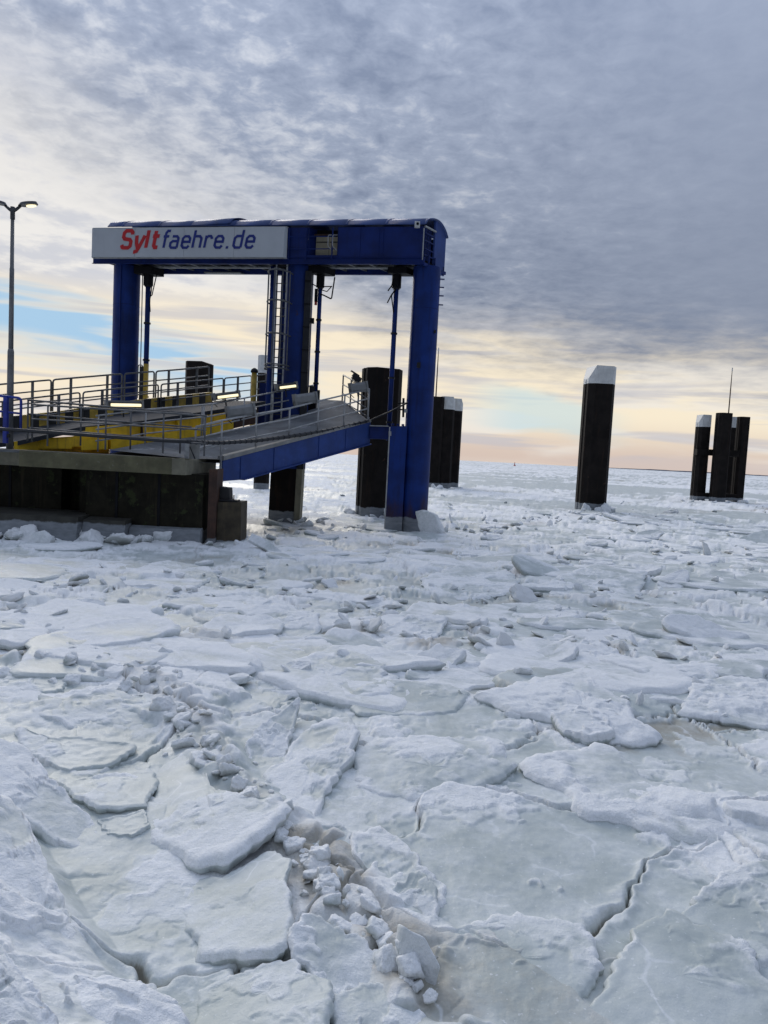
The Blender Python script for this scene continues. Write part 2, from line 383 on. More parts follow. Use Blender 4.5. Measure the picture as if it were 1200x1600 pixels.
def water_material():
    m = bpy.data.materials.new('sea_water'); m.use_nodes = True; N = NT(m.node_tree); b = N.n['Principled BSDF']
    b.inputs['Base Color'].default_value = (0.05, 0.06, 0.055, 1); b.inputs['Roughness'].default_value = 0.3
    geo = N.n.new('ShaderNodeNewGeometry').outputs['Position']
    bp = N.n.new('ShaderNodeBump'); bp.inputs['Strength'].default_value = 0.15; bp.inputs['Distance'].default_value = 0.05
    N.set(bp.inputs['Height'], N.noise(geo, 1.5, 4, 0.5)); N.l.new(bp.outputs[0], b.inputs['Normal'])
    MATS['sea_water'] = m
water_material()

# ------------------------------------------------------------------ shape of the ice field
BK0 = ground(-60, 1120)[:2]; BK1 = ground(318, 1660)[:2]
_bd = (BK1 - BK0) / np.linalg.norm(BK1 - BK0); _bn = np.array([_bd[1], -_bd[0]])
if _bn[0] > 0: _bn = -_bn                    # points to the bank, lower left
RUB = [ground(u, v)[:2] for u, v in ((-60, 1010), (60, 1040), (180, 1050), (255, 1085), (295, 1120), (315, 1165), (345, 1205), (395, 1250), (440, 1290), (480, 1335), (510, 1375), (545, 1430), (600, 1480), (640, 1560), (680, 1640))]
def path_dist(x, y, path):
    best = np.full(x.shape, 1e9)
    for a, b in zip(path[:-1], path[1:]):
        d = b - a; L = d @ d
        t = np.clip(((x - a[0]) * d[0] + (y - a[1]) * d[1]) / L, 0, 1)
        best = np.minimum(best, np.hypot(x - a[0] - t * d[0], y - a[1] - t * d[1]))
    return best
RIDGES = [[ground(u, v)[:2] for u, v in pts] for pts in (
    [(940, 812), (1010, 806), (1090, 800), (1260, 790)], [(640, 835), (720, 826), (850, 815), (930, 800)], [(380, 840), (480, 820), (560, 815), (610, 830)],
    [(830, 880), (960, 860), (1080, 870), (1240, 850)], [(560, 940), (700, 950), (850, 930), (1000, 940), (1250, 900)], [(0, 930), (150, 915), (350, 925), (520, 905)],
    [(430, 975), (560, 990), (720, 975)], [(640, 1010), (900, 1000), (1100, 1040), (1260, 1020)], [(-60, 960), (120, 975), (260, 955)])]
def ice_height(x, y):
    d = np.hypot(x, y)
    far = sstep(7, 14, d)                                    # beyond here the field is more broken
    wx = x + .55 * (fbm(x * .8, y * .8, 3) - .5) + .16 * (fbm(x * 3.1, y * 3.1, 13) - .5) + .05 * (vnoise(x * 11, y * 11, 5) - .5)
    wy = y + .55 * (fbm(x * .8 + 40, y * .8, 4) - .5) + .16 * (fbm(x * 3.1, y * 3.1 + 9, 14) - .5) + .05 * (vnoise(x * 11, y * 11, 6) - .5)
    c1 = 1.55
    f1, f2, r, ax, ay = vor(wx / c1, wy / c1 * .9, 1)
    e = (f2 - f1) * c1
    inside = sstep(0, .05 + .011 * np.minimum(d, 40), e)
    h1 = (r[0] - .45) * .10 + c1 * (ax * (r[1] - .5) + ay * (r[2] - .5)) * (.10 + .05 * far)
    rim = np.exp(-(e / .10) ** 2) * fbm(x * 7, y * 7, 21) * .06 * (r[3] > .35)
    calm = 1 - .62 * sstep(7.5, 5.0, d) * sstep(.7, -.1, x)
    h = h1 * inside * calm - .085 * np.exp(-(e / .020) ** 2) + rim * inside
    # second, finer break-up inside the plates
    c2 = .62
    g1, g2, q, bx, by = vor(wx / c2 + 7, wy / c2 + 3, 2)
    e2 = (g2 - g1) * c2
    brk = sstep(.52, .62, fbm(x * .33 + 5, y * .33, 61) + .03 * far)
    brk = brk * calm
    h += brk * ((q[0] - .4) * .07 + c2 * (bx * (q[1] - .5) + by * (q[2] - .5)) * .22) * sstep(0, .04 + .009 * np.minimum(d, 40), e2) - brk * .02 * np.exp(-(e2 / .012) ** 2)
    # rubble: small tilted blocks along pressure ridges
    rd = path_dist(x, y, RUB)
    wob = .5 + fbm(x * 1.3, y * 1.3, 71)
    rub = sstep(.34, .10, rd / wob)
    for k, pth in enumerate(RIDGES):
        w = .12 + .013 * d
        rub = np.maximum(rub, .95 * sstep(1.5, .3, path_dist(x, y, pth) / w / wob))
    rub = np.maximum(rub, far * sstep(.62, .74, fbm(x * .2 + 3, y * .2, 81)) * .6)
    c3 = .24 + 0 * x
    k1, k2, w3, cx, cy = vor(wx / .26, wy / .26, 9)
    e3 = (k2 - k1) * .26
    blk = (w3[0] ** 1.5 * .10 + .26 * (cx * (w3[1] - .5) + cy * (w3[2] - .5)) * .75) * sstep(0, .08 + .006 * np.minimum(d, 30), e3) * (.62 - .30 * far)
    lump = (.35 + .65 * w3[3]) * .025 * np.sqrt(np.clip(1 - (k1 / .62) ** 2, 0, 1)) * (1 - far)
    h = h * (1 - .5 * rub) + rub * (blk * (1.15 - .15 * far) + lump + .055 * (1 - far) - .015)
    # soft crust relief
    h += .022 * (fbm(x * 2.2, y * 2.2, 91, 5) - .5) * (1 + far) * calm + .010 * (fbm(x * 13, y * 13, 92, 3) - .5)
    # flaky snow crust lying in patches with broken borders
    cm = fbm(x * 1.25 + .3 * vnoise(x * 9, y * 9, 131), y * 1.5 + .3 * vnoise(x * 9, y * 9, 132), 133, 5, .58)
    cr = sstep(.490, .512, cm) + sstep(.578, .597, cm)
    h += .013 * cr * (1 + .6 * far) * calm
    # larger swell of the pack
    h += .10 * (fbm(x * .22, y * .22, 95, 3) - .5) * sstep(3, 9, d) + .25 * sstep(30, 90, d) * (fbm(x * .12, y * .12, 96, 4) - .5)
    # bank at the lower left
    b = (x - BK0[0]) * _bn[0] + (y - BK0[1]) * _bn[1]
    b = b + .25 * (fbm(x * 1.1, y * 1.1, 97) - .5)
    bank = np.clip(b, 0, 6)
    hb = .62 * bank / (1 + .18 * bank) + .05 * sstep(0, .2, b)
    h += hb + sstep(0, .3, b) * (.12 * (fbm(x * 1.6 + y * .9, y * 2.2 - x, 98, 5, .6) - .5) + .02 * cr)
    # open leads far out
    lead = sstep(.44, .50, fbm(x * .03 + 3.3, y * .11, 101, 4)) * sstep(38, 52, y) * sstep(210, 130, y) * sstep(70, 30, np.abs(x - 10))
    lead = lead * (.55 + .45 * sstep(.42, .54, fbm(x * .1, y * .45, 102, 3)))
    h = h * (1 - .9 * lead) - .02 * lead
    # colour drivers
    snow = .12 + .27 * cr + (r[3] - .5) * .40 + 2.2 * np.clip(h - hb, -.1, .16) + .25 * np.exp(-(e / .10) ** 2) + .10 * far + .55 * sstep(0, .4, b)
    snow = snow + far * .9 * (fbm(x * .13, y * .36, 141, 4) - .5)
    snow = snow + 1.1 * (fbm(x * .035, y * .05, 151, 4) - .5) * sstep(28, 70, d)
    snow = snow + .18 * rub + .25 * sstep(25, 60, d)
    snow = snow - 1.15 * lead
    dirt = rub * (.34 - 3.2 * (blk - .02)) * sstep(.38, .6, fbm(x * .5, y * .5, 111) + .22 * (rd < .5)) + .55 * np.exp(-(e / .022) ** 2) * (r[2] > .4) * (1 - .7 * far)
    dirt = dirt + .42 * sstep(.56, .72, fbm(x * .9, y * .9, 112)) * (1 - .6 * sstep(8, 16, d))
    dirt = dirt + .9 * sstep(-.015, -.06, h - hb) * (1 - .6 * far) + .16 * sstep(.05, .4, b) * sstep(.45, .6, fbm(x * 1.7, y * 1.7, 115)) - .35 * sstep(.0, .3, b)
    sand = sstep(.9, .0, np.hypot(x - SAND[0], y - SAND[1]) / .34) * 1.0
    return h, np.clip(snow, -.3, 1.2), np.clip(dirt, 0, 1), sand, lead
SAND = np.array([-9.0, 9.0])
_g = ground(-6, 1604)
for _ in range(25): _g = ground(-6, 1604, .5 * _g[2] + .5 * float(ice_height(np.array([_g[0]]), np.array([_g[1]]))[0][0]))
SAND = _g[:2]

def set_attr(me, **kw):
    for k, a in kw.items():
        at_ = me.attributes.new(k, 'FLOAT', 'POINT'); at_.data.foreach_set('value', np.ascontiguousarray(a, dtype=np.float32))
def grid_mesh(name, x, y, z, m, parent=None, wrap=False, **attrs):
    nr, nc = x.shape
    me = bpy.data.meshes.new(name)
    co = np.stack([x, y, z], -1).reshape(-1, 3).astype(np.float32)
    i = np.arange(nr - 1)[:, None] * nc + np.arange(nc - 1)[None, :]
    q = np.stack([i, i + 1, i + nc + 1, i + nc], -1).reshape(-1)
    me.vertices.add(len(co)); me.vertices.foreach_set('co', co.reshape(-1))
    nf = (nr - 1) * (nc - 1)
    me.loops.add(nf * 4); me.loops.foreach_set('vertex_index', q.astype(np.int32))
    me.polygons.add(nf); me.polygons.foreach_set('loop_start', np.arange(0, nf * 4, 4, dtype=np.int32))
    me.polygons.foreach_set('use_smooth', np.ones(nf, dtype=bool))
    set_attr(me, **{k: v.reshape(-1) for k, v in attrs.items()})
    me.materials.append(MATS[m]); me.update(calc_edges=True); me.validate()
    o = bpy.data.objects.new(name, me); COL.objects.link(o)
    if parent is not None: o.parent = parent
    return o
GRID = {}
def build_ice():
    # one sheet to the horizon; rows and columns get wider with distance
    rows = [1.1, 1.6, 2.0]
    dd = 2.25
    while dd < 70: rows.append(dd); dd += max(.007, 1.25 * dd * dd / (EYE * 740))
    while dd < 12000: rows.append(dd); dd *= 1.055
    rows = np.array(rows)
    inner = np.linspace(-.70, .74, 800)
    left = -.70 - np.cumsum(np.linspace(.004, .06, 24)); right = .74 + np.cumsum(np.linspace(.004, .06, 24))
    ang = np.concatenate([left[::-1], inner, right])
    A, Dm = np.meshgrid(ang, rows)
    x = Dm * np.sin(A); y = Dm * np.cos(A)
    h, snow, dirt, sand, lead = ice_height(x, y)
    GRID.update(rows=rows, ang=ang, h=h)
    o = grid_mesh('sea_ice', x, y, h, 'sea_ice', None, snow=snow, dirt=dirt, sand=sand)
    tag(o, 'broken pack ice covering the sea to the horizon', None, None, 'structure')
    w = mesh_obj('sea_water', [V(-13000, -60, -.13), V(13000, -60, -.13), V(13000, 13000, -.13), V(-13000, 13000, -.13)], [(0, 1, 2, 3)], 'sea_water')
    tag(w, 'dark sea water in the leads between the ice', None, None, 'structure')
    return o
ICE = build_ice()
def ice_z(x, y):
    i = min(np.searchsorted(GRID['rows'], math.hypot(x, y)), len(GRID['rows']) - 1); j = min(np.searchsorted(GRID['ang'], math.atan2(x, y)), len(GRID['ang']) - 1)
    return float(GRID['h'][i, j])

# ------------------------------------------------------------------ single floes
def floe(poly, z=0.03, th=.07, snow=.5, tilt=(0, 0), seed=0, n=120, rings=34, crust=.012, dome=0.0, dirt=.0):
    """ice plate from an outline on the ice plane (metres): jagged rim, crusted top, broken edge"""
    P = np.array(poly, float); c = P.mean(0)
    # resample the outline evenly
    Q = np.vstack([P, P[:1]]); seg = np.hypot(*np.diff(Q, axis=0).T); L = np.concatenate([[0], np.cumsum(seg)])
    s = np.linspace(0, L[-1], n, endpoint=False)
    ox = np.interp(s, L, Q[:, 0]); oy = np.interp(s, L, Q[:, 1])
    for _ in range(1):        # soften the corners a little
        ox = (np.roll(ox, 1) + 2 * ox + np.roll(ox, -1)) / 4; oy = (np.roll(oy, 1) + 2 * oy + np.roll(oy, -1)) / 4
    size = L[-1] / 6.0
    a1 = (fbm(ox * 5 / size ** .5 + seed, oy * 5 / size ** .5, 7 + seed, 4, .6) - .5) * .30 * size ** .8 * .55
    rx, ry = ox - c[0], oy - c[1]; rl = np.hypot(rx, ry)
    a1 = a1 + (vnoise(ox * 26, oy * 26, 3 + seed) - .5) * .05 * size ** .5 + (vnoise(ox * 60, oy * 60, 4 + seed) - .5) * .02
    ox = ox + rx / rl * a1; oy = oy + ry / rl * a1
    rx, ry = ox - c[0], oy - c[1]
    fr = np.concatenate([[0.001], np.linspace(.14, .86, rings - 5), [.92, .965, .99, 1.0]])
    X = c[0] + fr[:, None] * rx; Y = c[1] + fr[:, None] * ry
    loc = lambda xx, yy: z + (xx - c[0]) * tilt[0] + (yy - c[1]) * tilt[1]
    F = fr[:, None] + 0 * X
    edge_n = fbm(X * 6, Y * 6, 31 + seed, 3)
    crust = crust * (.45 + .8 * snow) * (.25 + .75 * sstep(.02, .3, F))
    Z = loc(X, Y) + dome * (1 - F ** 2) + crust * 2.2 * (fbm(X * 4, Y * 4, 41 + seed, 4) - .5) + crust * (fbm(X * 13, Y * 13, 42, 2) - .5)
    Z = Z + crust * 1.6 * edge_n * sstep(.75, .95, F) - (.25 * th + .02 * edge_n) * sstep(.955, 1.0, F)
    cm = fbm(X * 2.0 + .3 * vnoise(X * 11, Y * 11, 51), Y * 2.3 + .3 * vnoise(X * 11, Y * 11, 52), 53 + seed, 5, .6) + .08 * (snow - .5)
    cr = sstep(.48, .502, cm) + sstep(.565, .585, cm)
    Z = Z + (.004 + .010 * snow) * cr * sstep(1.0, .93, F) * sstep(.04, .25, F)
    SN = snow - .28 + .30 * cr + .35 * sstep(.72, .98, F) * (edge_n * 1.5 - .1) + .5 * (fbm(X * 2.2, Y * 2.2, 43 + seed) - .5)
    DT = dirt + 0 * X
    # broken side: two more rings, the foot of it drawn in
    sx = [X, Y, Z, SN, DT]
    for f_, dz, sn_, dirt_shade in ((1.0, .62, .1, .15), (.98, 1.25, -.2, .6), (.94, 2.2, -.3, .9)):  # side dirt, deepened towards the foot as painted crack shadow
        jit = 1 + .03 * (vnoise(ox * 17, oy * 17, int(dz * 9) + seed) - .5)
        nx, ny = c[0] + rx * f_ * jit, c[1] + ry * f_ * jit
        nz = loc(nx, ny) - th * dz * (.85 + .3 * vnoise(ox * 9, oy * 9, 5))
        for k, val in enumerate((nx, ny, nz, sn_ + 0 * nx + .3 * snow, dirt_shade * .6 + 0 * nx + dirt)): sx[k] = np.vstack([sx[k], val[None]])
    close = [np.hstack([q, q[:, :1]]) for q in sx]
    o = grid_mesh('ice_floe', close[0][:, ::-1], close[1][:, ::-1], close[2][:, ::-1], 'sea_ice', ICE, snow=np.clip(close[3][:, ::-1], -.3, 1.2), dirt=np.clip(close[4][:, ::-1], 0, 1), sand=0 * close[0])
    return o
def floe_px(pts, z=.03, **k):
    return floe([ground(u, v, z)[:2] for u, v in pts], z=z, **k)

NEAR = [
 # outline in the photograph, height, thickness, snow, tilt east, tilt north, dome
 ([(245,1180),(300,1165),(318,1195),(330,1230),(385,1265),(440,1270),(446,1300),(400,1335),(350,1354),(320,1350),(275,1320),(235,1290),(228,1262)], .19, .07, .50, .19, .05, .01),
 ([(283,1352),(345,1358),(425,1335),(455,1358),(448,1390),(460,1425),(455,1480),(450,1505),(390,1500),(310,1475),(300,1440),(278,1420)], .16, .06, .18, .20, .03, .0),
 ([(305,1530),(345,1512),(400,1508),(460,1508),(480,1530),(515,1550),(510,1650),(305,1650)], .15, .07, .18, .15, .0, .01),
 ([(100,1190),(200,1178),(240,1190),(244,1220),(225,1265),(150,1270),(110,1240),(70,1215)], .06, .04, .25, .0, -.05, .0),
 ([(22,1140),(70,1155),(120,1155),(218,1165),(215,1172),(160,1195),(100,1200),(60,1185),(30,1170)], .14, .05, .45, .0, .06, .0),
 ([(60,1095),(100,1100),(170,1085),(230,1100),(250,1130),(215,1140),(165,1155),(100,1130),(55,1120)], .12, .06, .40, -.04, .08, .01),
 ([(150,1280),(225,1268),(235,1290),(205,1307),(165,1302)], .07, .04, .4, .05, .03, .0),
 ([(470,1115),(460,1145),(435,1190),(420,1195),(390,1190),(383,1165),(400,1145),(440,1128)], .12, .06, .62, -.05, .18, .0),
 ([(490,1140),(545,1135),(558,1160),(548,1195),(510,1235),(500,1265),(480,1300),(450,1300),(445,1270),(420,1225),(410,1200),(440,1190),(465,1155)], .10, .07, .62, .08, .05, .02),
 ([(450,1480),(470,1450),(500,1452),(545,1470),(560,1465),(600,1500),(630,1535),(590,1545),(545,1535),(530,1545),(490,1520),(455,1500)], .20, .05, .8, -.10, .16, .02),
 ([(470,1505),(520,1520),(560,1535),(620,1540),(600,1570),(540,1570),(490,1545)], .12, .05, .6, -.10, .10, .0),
 ([(520,1560),(560,1545),(620,1552),(668,1590),(670,1650),(515,1650)], .14, .07, .75, -.04, .10, .03),
 ([(545,1310),(590,1300),(640,1330),(660,1360),(690,1385),(700,1410),(680,1440),(650,1420),(600,1400),(540,1420),(530,1400),(580,1370),(550,1340)], .07, .05, .45, .03, .06, .0),
 ([(600,1400),(655,1375),(680,1400),(692,1450),(640,1445),(590,1430)], .13, .05, .55, .05, .16, .0),
 ([(480,1300),(530,1290),(560,1320),(555,1345),(510,1340),(470,1325)], .08, .05, .55, .0, .05, .01),
 ([(665,1465),(740,1445),(800,1430),(850,1440),(920,1450),(930,1480),(945,1520),(905,1565),(860,1590),(760,1590),(690,1560),(665,1520)], .06, .05, .18, .02, .03, .015),
 ([(955,1520),(985,1460),(1040,1430),(1100,1450),(1175,1480),(1190,1520),(1270,1560),(1270,1660),(900,1660),(880,1610),(920,1560)], .08, .06, .24, .0, .05, .02),
 ([(1060,1425),(1110,1380),(1160,1360),(1230,1350),(1250,1420),(1220,1490),(1180,1500),(1130,1460)], .10, .06, .34, .05, .06, .0),
 ([(550,1170),(600,1158),(700,1160),(790,1175),(805,1205),(760,1225),(715,1235),(690,1240),(640,1245),(600,1240),(555,1225)], .08, .07, .62, .02, .05, .04),
 ([(810,1190),(860,1180),(930,1170),(960,1175),(1010,1220),(1080,1235),(1150,1260),(1185,1300),(1130,1310),(1050,1300),(960,1275),(900,1270),(885,1240),(820,1210)], .08, .06, .75, .01, .04, .04),
 ([(740,1085),(830,1068),(910,1062),(945,1085),(980,1100),(1000,1130),(1035,1145),(1000,1158),(950,1150),(900,1135),(860,1120),(800,1110)], .11, .08, .82, .02, .05, .05),
 ([(860,1118),(905,1110),(950,1122),(960,1145),(920,1152),(880,1140)], .15, .06, .85, .0, .06, .02),
 ([(1060,1110),(1080,1075),(1130,1062),(1200,1070),(1240,1100),(1200,1130),(1130,1120)], .10, .07, .85, .0, .05, .03),
 ([(270,1040),(330,1015),(420,1005),(500,1005),(550,1025),(560,1050),(500,1070),(440,1095),(420,1120),(360,1100),(300,1070)], .05, .05, .34, .02, .02, .02),
 ([(440,1040),(520,1015),(565,1030),(605,1045),(600,1070),(560,1080),(500,1085),(450,1075)], .09, .06, .6, .03, .05, .02),
 ([(110,980),(200,950),(300,945),(400,960),(440,985),(420,995),(350,1005),(260,1020),(180,1010)], .05, .05, .30, .0, .02, .01),
 ([(372,957),(430,955),(500,970),(500,985),(460,997),(425,995),(400,975)], .16, .06, .6, .06, .12, .0),
 ([(540,1085),(600,1065),(700,1070),(735,1080),(715,1110),(650,1118),(560,1115)], .07, .07, .22, -.02, .03, .0),
 ([(590,985),(640,970),(700,975),(690,990),(660,1005),(620,1000)], .13, .06, .8, .03, .10, .0),
 ([(920,1005),(950,965),(1020,955),(1100,960),(1160,985),(1120,1020),(1000,1025)], .08, .07, .45, .0, .04, .03),
 ([(890,1020),(915,1008),(960,1020),(1000,1040),(960,1050),(905,1035)], .10, .06, .8, .0, .08, .02),
 ([(1085,1050),(1120,1025),(1190,1020),(1240,1040),(1190,1065),(1120,1065)], .10, .07, .7, .0, .06, .02),
 ([(10,1050),(60,1040),(110,1055),(100,1075),(40,1080),(0,1070)], .10, .07, .4, .0, .06, .02),
 ([(0,890),(60,875),(150,885),(170,905),(90,915),(10,910)], .06, .06, .6, .0, .03, .02),
 ([(170,900),(260,880),(330,890),(340,905),(250,918),(180,915)], .06, .06, .5, .0, .03, .02),
 ([(700,1000),(780,990),(840,1005),(820,1025),(740,1030),(690,1020)], .04, .05, .3, .0, .02, .01),
 ([(860,905),(930,890),(1010,900),(1000,925),(920,930),(860,920)], .10, .08, .55, .0, .05, .03),
 ([(655,905),(720,890),(800,900),(820,920),(740,930),(670,922)], .08, .07, .6, .0, .05, .03),
]
# the bank at the lower left: crusted slabs lying on the slope
BANK = [
 ([(-40,1190),(40,1195),(90,1230),(140,1255),(165,1290),(120,1300),(70,1290),(20,1270),(-40,1260)], .12, .07, .85, -.25, .05, .02),
 ([(-40,1300),(30,1320),(70,1370),(105,1415),(150,1455),(190,1515),(160,1545),(110,1530),(60,1560),(10,1500),(-40,1450)], .20, .06, .75, -.40, .06, .05),
 ([(115,1555),(180,1540),(250,1540),(290,1570),(310,1640),(140,1650),(110,1610)], .20, .08, .75, -.22, .04, .04),
 ([(-40,1480),(40,1530),(90,1580),(80,1650),(-40,1650)], .42, .08, .7, -.35, .05, .03),
]
for i, (pts, z, th, sn, tx, ty, dome) in enumerate(NEAR):
    floe_px(pts, z * .46, th=th * .62, snow=sn, tilt=(tx * 1.35, ty * 1.5), seed=i * 3 + 1, dome=dome)
for i, (pts, z, th, sn, tx, ty, dome) in enumerate(BANK):
    floe_px(pts, z, th=th, snow=sn, tilt=(tx, ty), seed=i * 5 + 90, dome=dome, n=150)

# middle distance: scattered plates, flat or reared up
rng = random.Random(11)
def rough_poly(cx, cy, r, el, rot, k=9):
    out = []
    for i in range(k):
        a = 2 * math.pi * (i + rng.uniform(-.3, .3)) / k; q = r * rng.uniform(.7, 1.2)
        x, y = q * math.cos(a), q * math.sin(a) * el
        out.append((cx + x * math.cos(rot) - y * math.sin(rot), cy + x * math.sin(rot) + y * math.cos(rot)))
    return out
n_f = 0
while n_f < 205:
    y = 8.2 + 34 * rng.random() ** 1.6; x = rng.uniform(-.56, .58) * y
    if x < -4.2 and y > 17: continue
    if math.hypot(x - 1.0, y - 25.4) < 1.0: continue
    r_ = rng.uniform(.35, 1.25) * (1 + y * .010); flat = rng.random() < .88
    tl = (rng.uniform(-.05, .05), rng.uniform(-.02, .08)) if flat else (rng.uniform(-.3, .3), rng.uniform(-.05, .45))
    rr = r_ if flat else r_ * .5
    floe(rough_poly(x, y, rr, rng.uniform(.4, .8), rng.gauss(0, .4)), z=ice_z(x, y) + rng.uniform(-.025, .02) + (0 if flat else rr * .15), th=rng.uniform(.035, .08), snow=rng.uniform(.3, .95), tilt=tl,
         seed=200 + n_f, n=44 if y < 16 else 30, rings=8, crust=.02, dome=rng.uniform(0, .05), dirt=rng.choice([0, 0, 0, .15]))
    n_f += 1

# ------------------------------------------------------------------ chunks and rubble
def chunk_mesh(seed, sub=3, flat=.7, soft=.15):
    """broken piece of plate ice: convex, few flat faces, slightly worn"""
    bm = bmesh.new(); bmesh.ops.create_icosphere(bm, subdivisions=sub, radius=1.0)
    r = np.random.RandomState(seed)
    th = r.uniform(.28, .75) * flat / .6
    pn = [(r.normal(0, .12), r.normal(0, .12), 1), (r.normal(0, .12), r.normal(0, .12), -1)]; off = [th, th]
    k = r.randint(4, 7); a0 = r.rand() * 6.28
    for j in range(k):
        a = a0 + 6.28 * (j + r.uniform(-.3, .3)) / k; pn.append((math.cos(a), math.sin(a), r.normal(0, .28))); off.append(r.uniform(.6, 1.0))
    for j in range(2):
        q = r.normal(size=3); pn.append(tuple(q)); off.append(r.uniform(.7, .95))
    pn = np.array(pn); pn /= np.linalg.norm(pn, axis=1)[:, None]; off = np.array(off)
    co = np.array([v.co[:] for v in bm.verts]); co /= np.linalg.norm(co, axis=1)[:, None]
    dots = co @ pn.T
    rad = np.where(dots > .12, off[None] / np.maximum(dots, .12), 9).min(1); rad = np.minimum(rad, 1.3)
    rad = rad * (1 - soft) + soft * .8
    nz = fbm(co[:, 0] * 2.5 + seed, co[:, 1] * 2.5 + co[:, 2] * 1.7, seed, 4, .6) - .5
    nz2 = fbm(co[:, 0] * 9 + co[:, 2] * 5, co[:, 1] * 9 - co[:, 2] * 4, seed + 3, 3) - .5
    rad = rad * (1 + .42 * nz + .16 * nz2)
    co = co * rad[:, None]
    f = [[v.index for v in q.verts] for q in bm.faces]; bm.free()
    return co, np.array(f), nz
def chunk_data(name, seed, sub, flat, snow=.75, dirt=.1):
    co, f, nz = chunk_mesh(seed, sub, flat)
    me = bpy.data.meshes.new(name); me.from_pydata(co.tolist(), [], f.tolist())
    me.polygons.foreach_set('use_smooth', [True] * len(f))
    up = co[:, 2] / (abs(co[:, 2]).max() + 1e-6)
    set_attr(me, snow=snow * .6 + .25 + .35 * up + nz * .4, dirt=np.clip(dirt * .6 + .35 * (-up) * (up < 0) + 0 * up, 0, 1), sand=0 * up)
    me.materials.append(MATS['sea_ice']); me.update(); return me
CH = [chunk_data('ice_chunk', 100 + k, 4, .62 + .05 * (k % 5), .5 + .09 * (k % 6), .10 + .13 * (k % 4)) for k in range(12)]
def put_chunk(u, v, size, z=.05, k=None, rot=None, parent=ICE, scale=(1, 1, 1)):
    g = ground(u, v, .08); g = np.array([g[0], g[1], ice_z(g[0], g[1]) + size * .28]); o = bpy.data.objects.new('ice_chunk', CH[rng.randrange(12) if k is None else k]); COL.objects.link(o); o.parent = parent
    o.location = g; o.scale = tuple(size * q for q in scale); o.rotation_euler = rot or (rng.uniform(-.7, .7), rng.uniform(-.7, .7), rng.uniform(0, 6))
    return o
# the rubble seam in the foreground
seam = [(-20, 1030), (60, 1042), (120, 1045), (180, 1058), (225, 1075), (255, 1095), (285, 1120), (305, 1160), (330, 1190), (350, 1215), (385, 1245), (415, 1275), (445, 1300), (475, 1330), (500, 1360), (520, 1390), (545, 1430), (590, 1470), (620, 1510), (650, 1560)]
for i in range(150):
    k = rng.randrange(len(seam) - 1); a, b = seam[k], seam[k + 1]; tt = rng.random()
    u, v = a[0] + (b[0] - a[0]) * tt + rng.gauss(0, 16), a[1] + (b[1] - a[1]) * tt + rng.gauss(0, 10)
    px = rng.choice([8, 10, 13, 17, 22, 30]) * (.75 + .5 * (v - 1000) / 600)
    put_chunk(u, v, px / FPX * ground(u, v)[1] * .62, z=.0 + rng.uniform(0, .06))
for i in range(36):      # loose lumps along the ridges farther out
    pth = RIDGES[rng.randrange(len(RIDGES))]; k = rng.randrange(len(pth) - 1); tt = rng.random()
    g = pth[k] + (pth[k + 1] - pth[k]) * tt; x, y = g[0] + rng.gauss(0, .02 * g[1] + .1), g[1] + rng.gauss(0, .03 * g[1])
    if x < -4.0 and y > 17.8: continue
    o = bpy.data.objects.new('ice_chunk', CH[rng.randrange(12)]); COL.objects.link(o); o.parent = ICE
    s = rng.choice([.05, .06, .08, .10, .15]) * (1 + y * .02)
    o.location = (x, y, ice_z(x, y) + s * .25); o.scale = (s * rng.uniform(.8, 1.8), s, s * rng.uniform(.5, .9)); o.rotation_euler = (rng.uniform(-.6, .6), rng.uniform(-.6, .6), rng.uniform(0, 6))
def pack_round(cx, cy, r0, k, s0):     # brash ice packed round a pile or along a foot
    for j in range(k):
        a = rng.uniform(0, 6.28); rr = r0 * rng.uniform(.95, 1.35); x, y = cx + rr * math.cos(a), cy - abs(rr * math.sin(a))
        o = bpy.data.objects.new('ice_chunk', CH[rng.randrange(12)]); COL.objects.link(o); o.parent = ICE
        s = s0 * rng.choice([.5, .7, 1, 1.3]); o.location = (x, y, ice_z(x, y) + s * .2); o.scale = (s * rng.uniform(.9, 1.6), s, s * rng.uniform(.6, 1)); o.rotation_euler = (rng.uniform(-.7, .7), rng.uniform(-.7, .7), rng.uniform(0, 6))
for (u, v, r0, k, s0) in ((646, 826, .55, 9, .20), (446, 812, .65, 9, .18), (586, 806, .85, 9, .22), (922, 796, .9, 9, .26), (1090, 784, 1.1, 4, .3), (1135, 784, 1.4, 5, .3), (690, 762, 1.6, 6, .3)):
    g = ground(u, v); pack_round(g[0], g[1], r0, k, s0)
for j in range(34):
    x = rng.uniform(-9.6, -3.6); y = 18.35 + rng.uniform(-.5, .35) + .5 * (x > -6.5); o = bpy.data.objects.new('ice_chunk', CH[rng.randrange(12)]); COL.objects.link(o); o.parent = ICE
    s = rng.choice([.07, .1, .13, .18, .26]); o.location = (x, y, max(.02, ice_z(x, y)) + s * .2); o.scale = (s * rng.uniform(.9, 1.7), s, s * rng.uniform(.5, 1)); o.rotation_euler = (rng.uniform(-.7, .7), rng.uniform(-.7, .7), rng.uniform(0, 6))
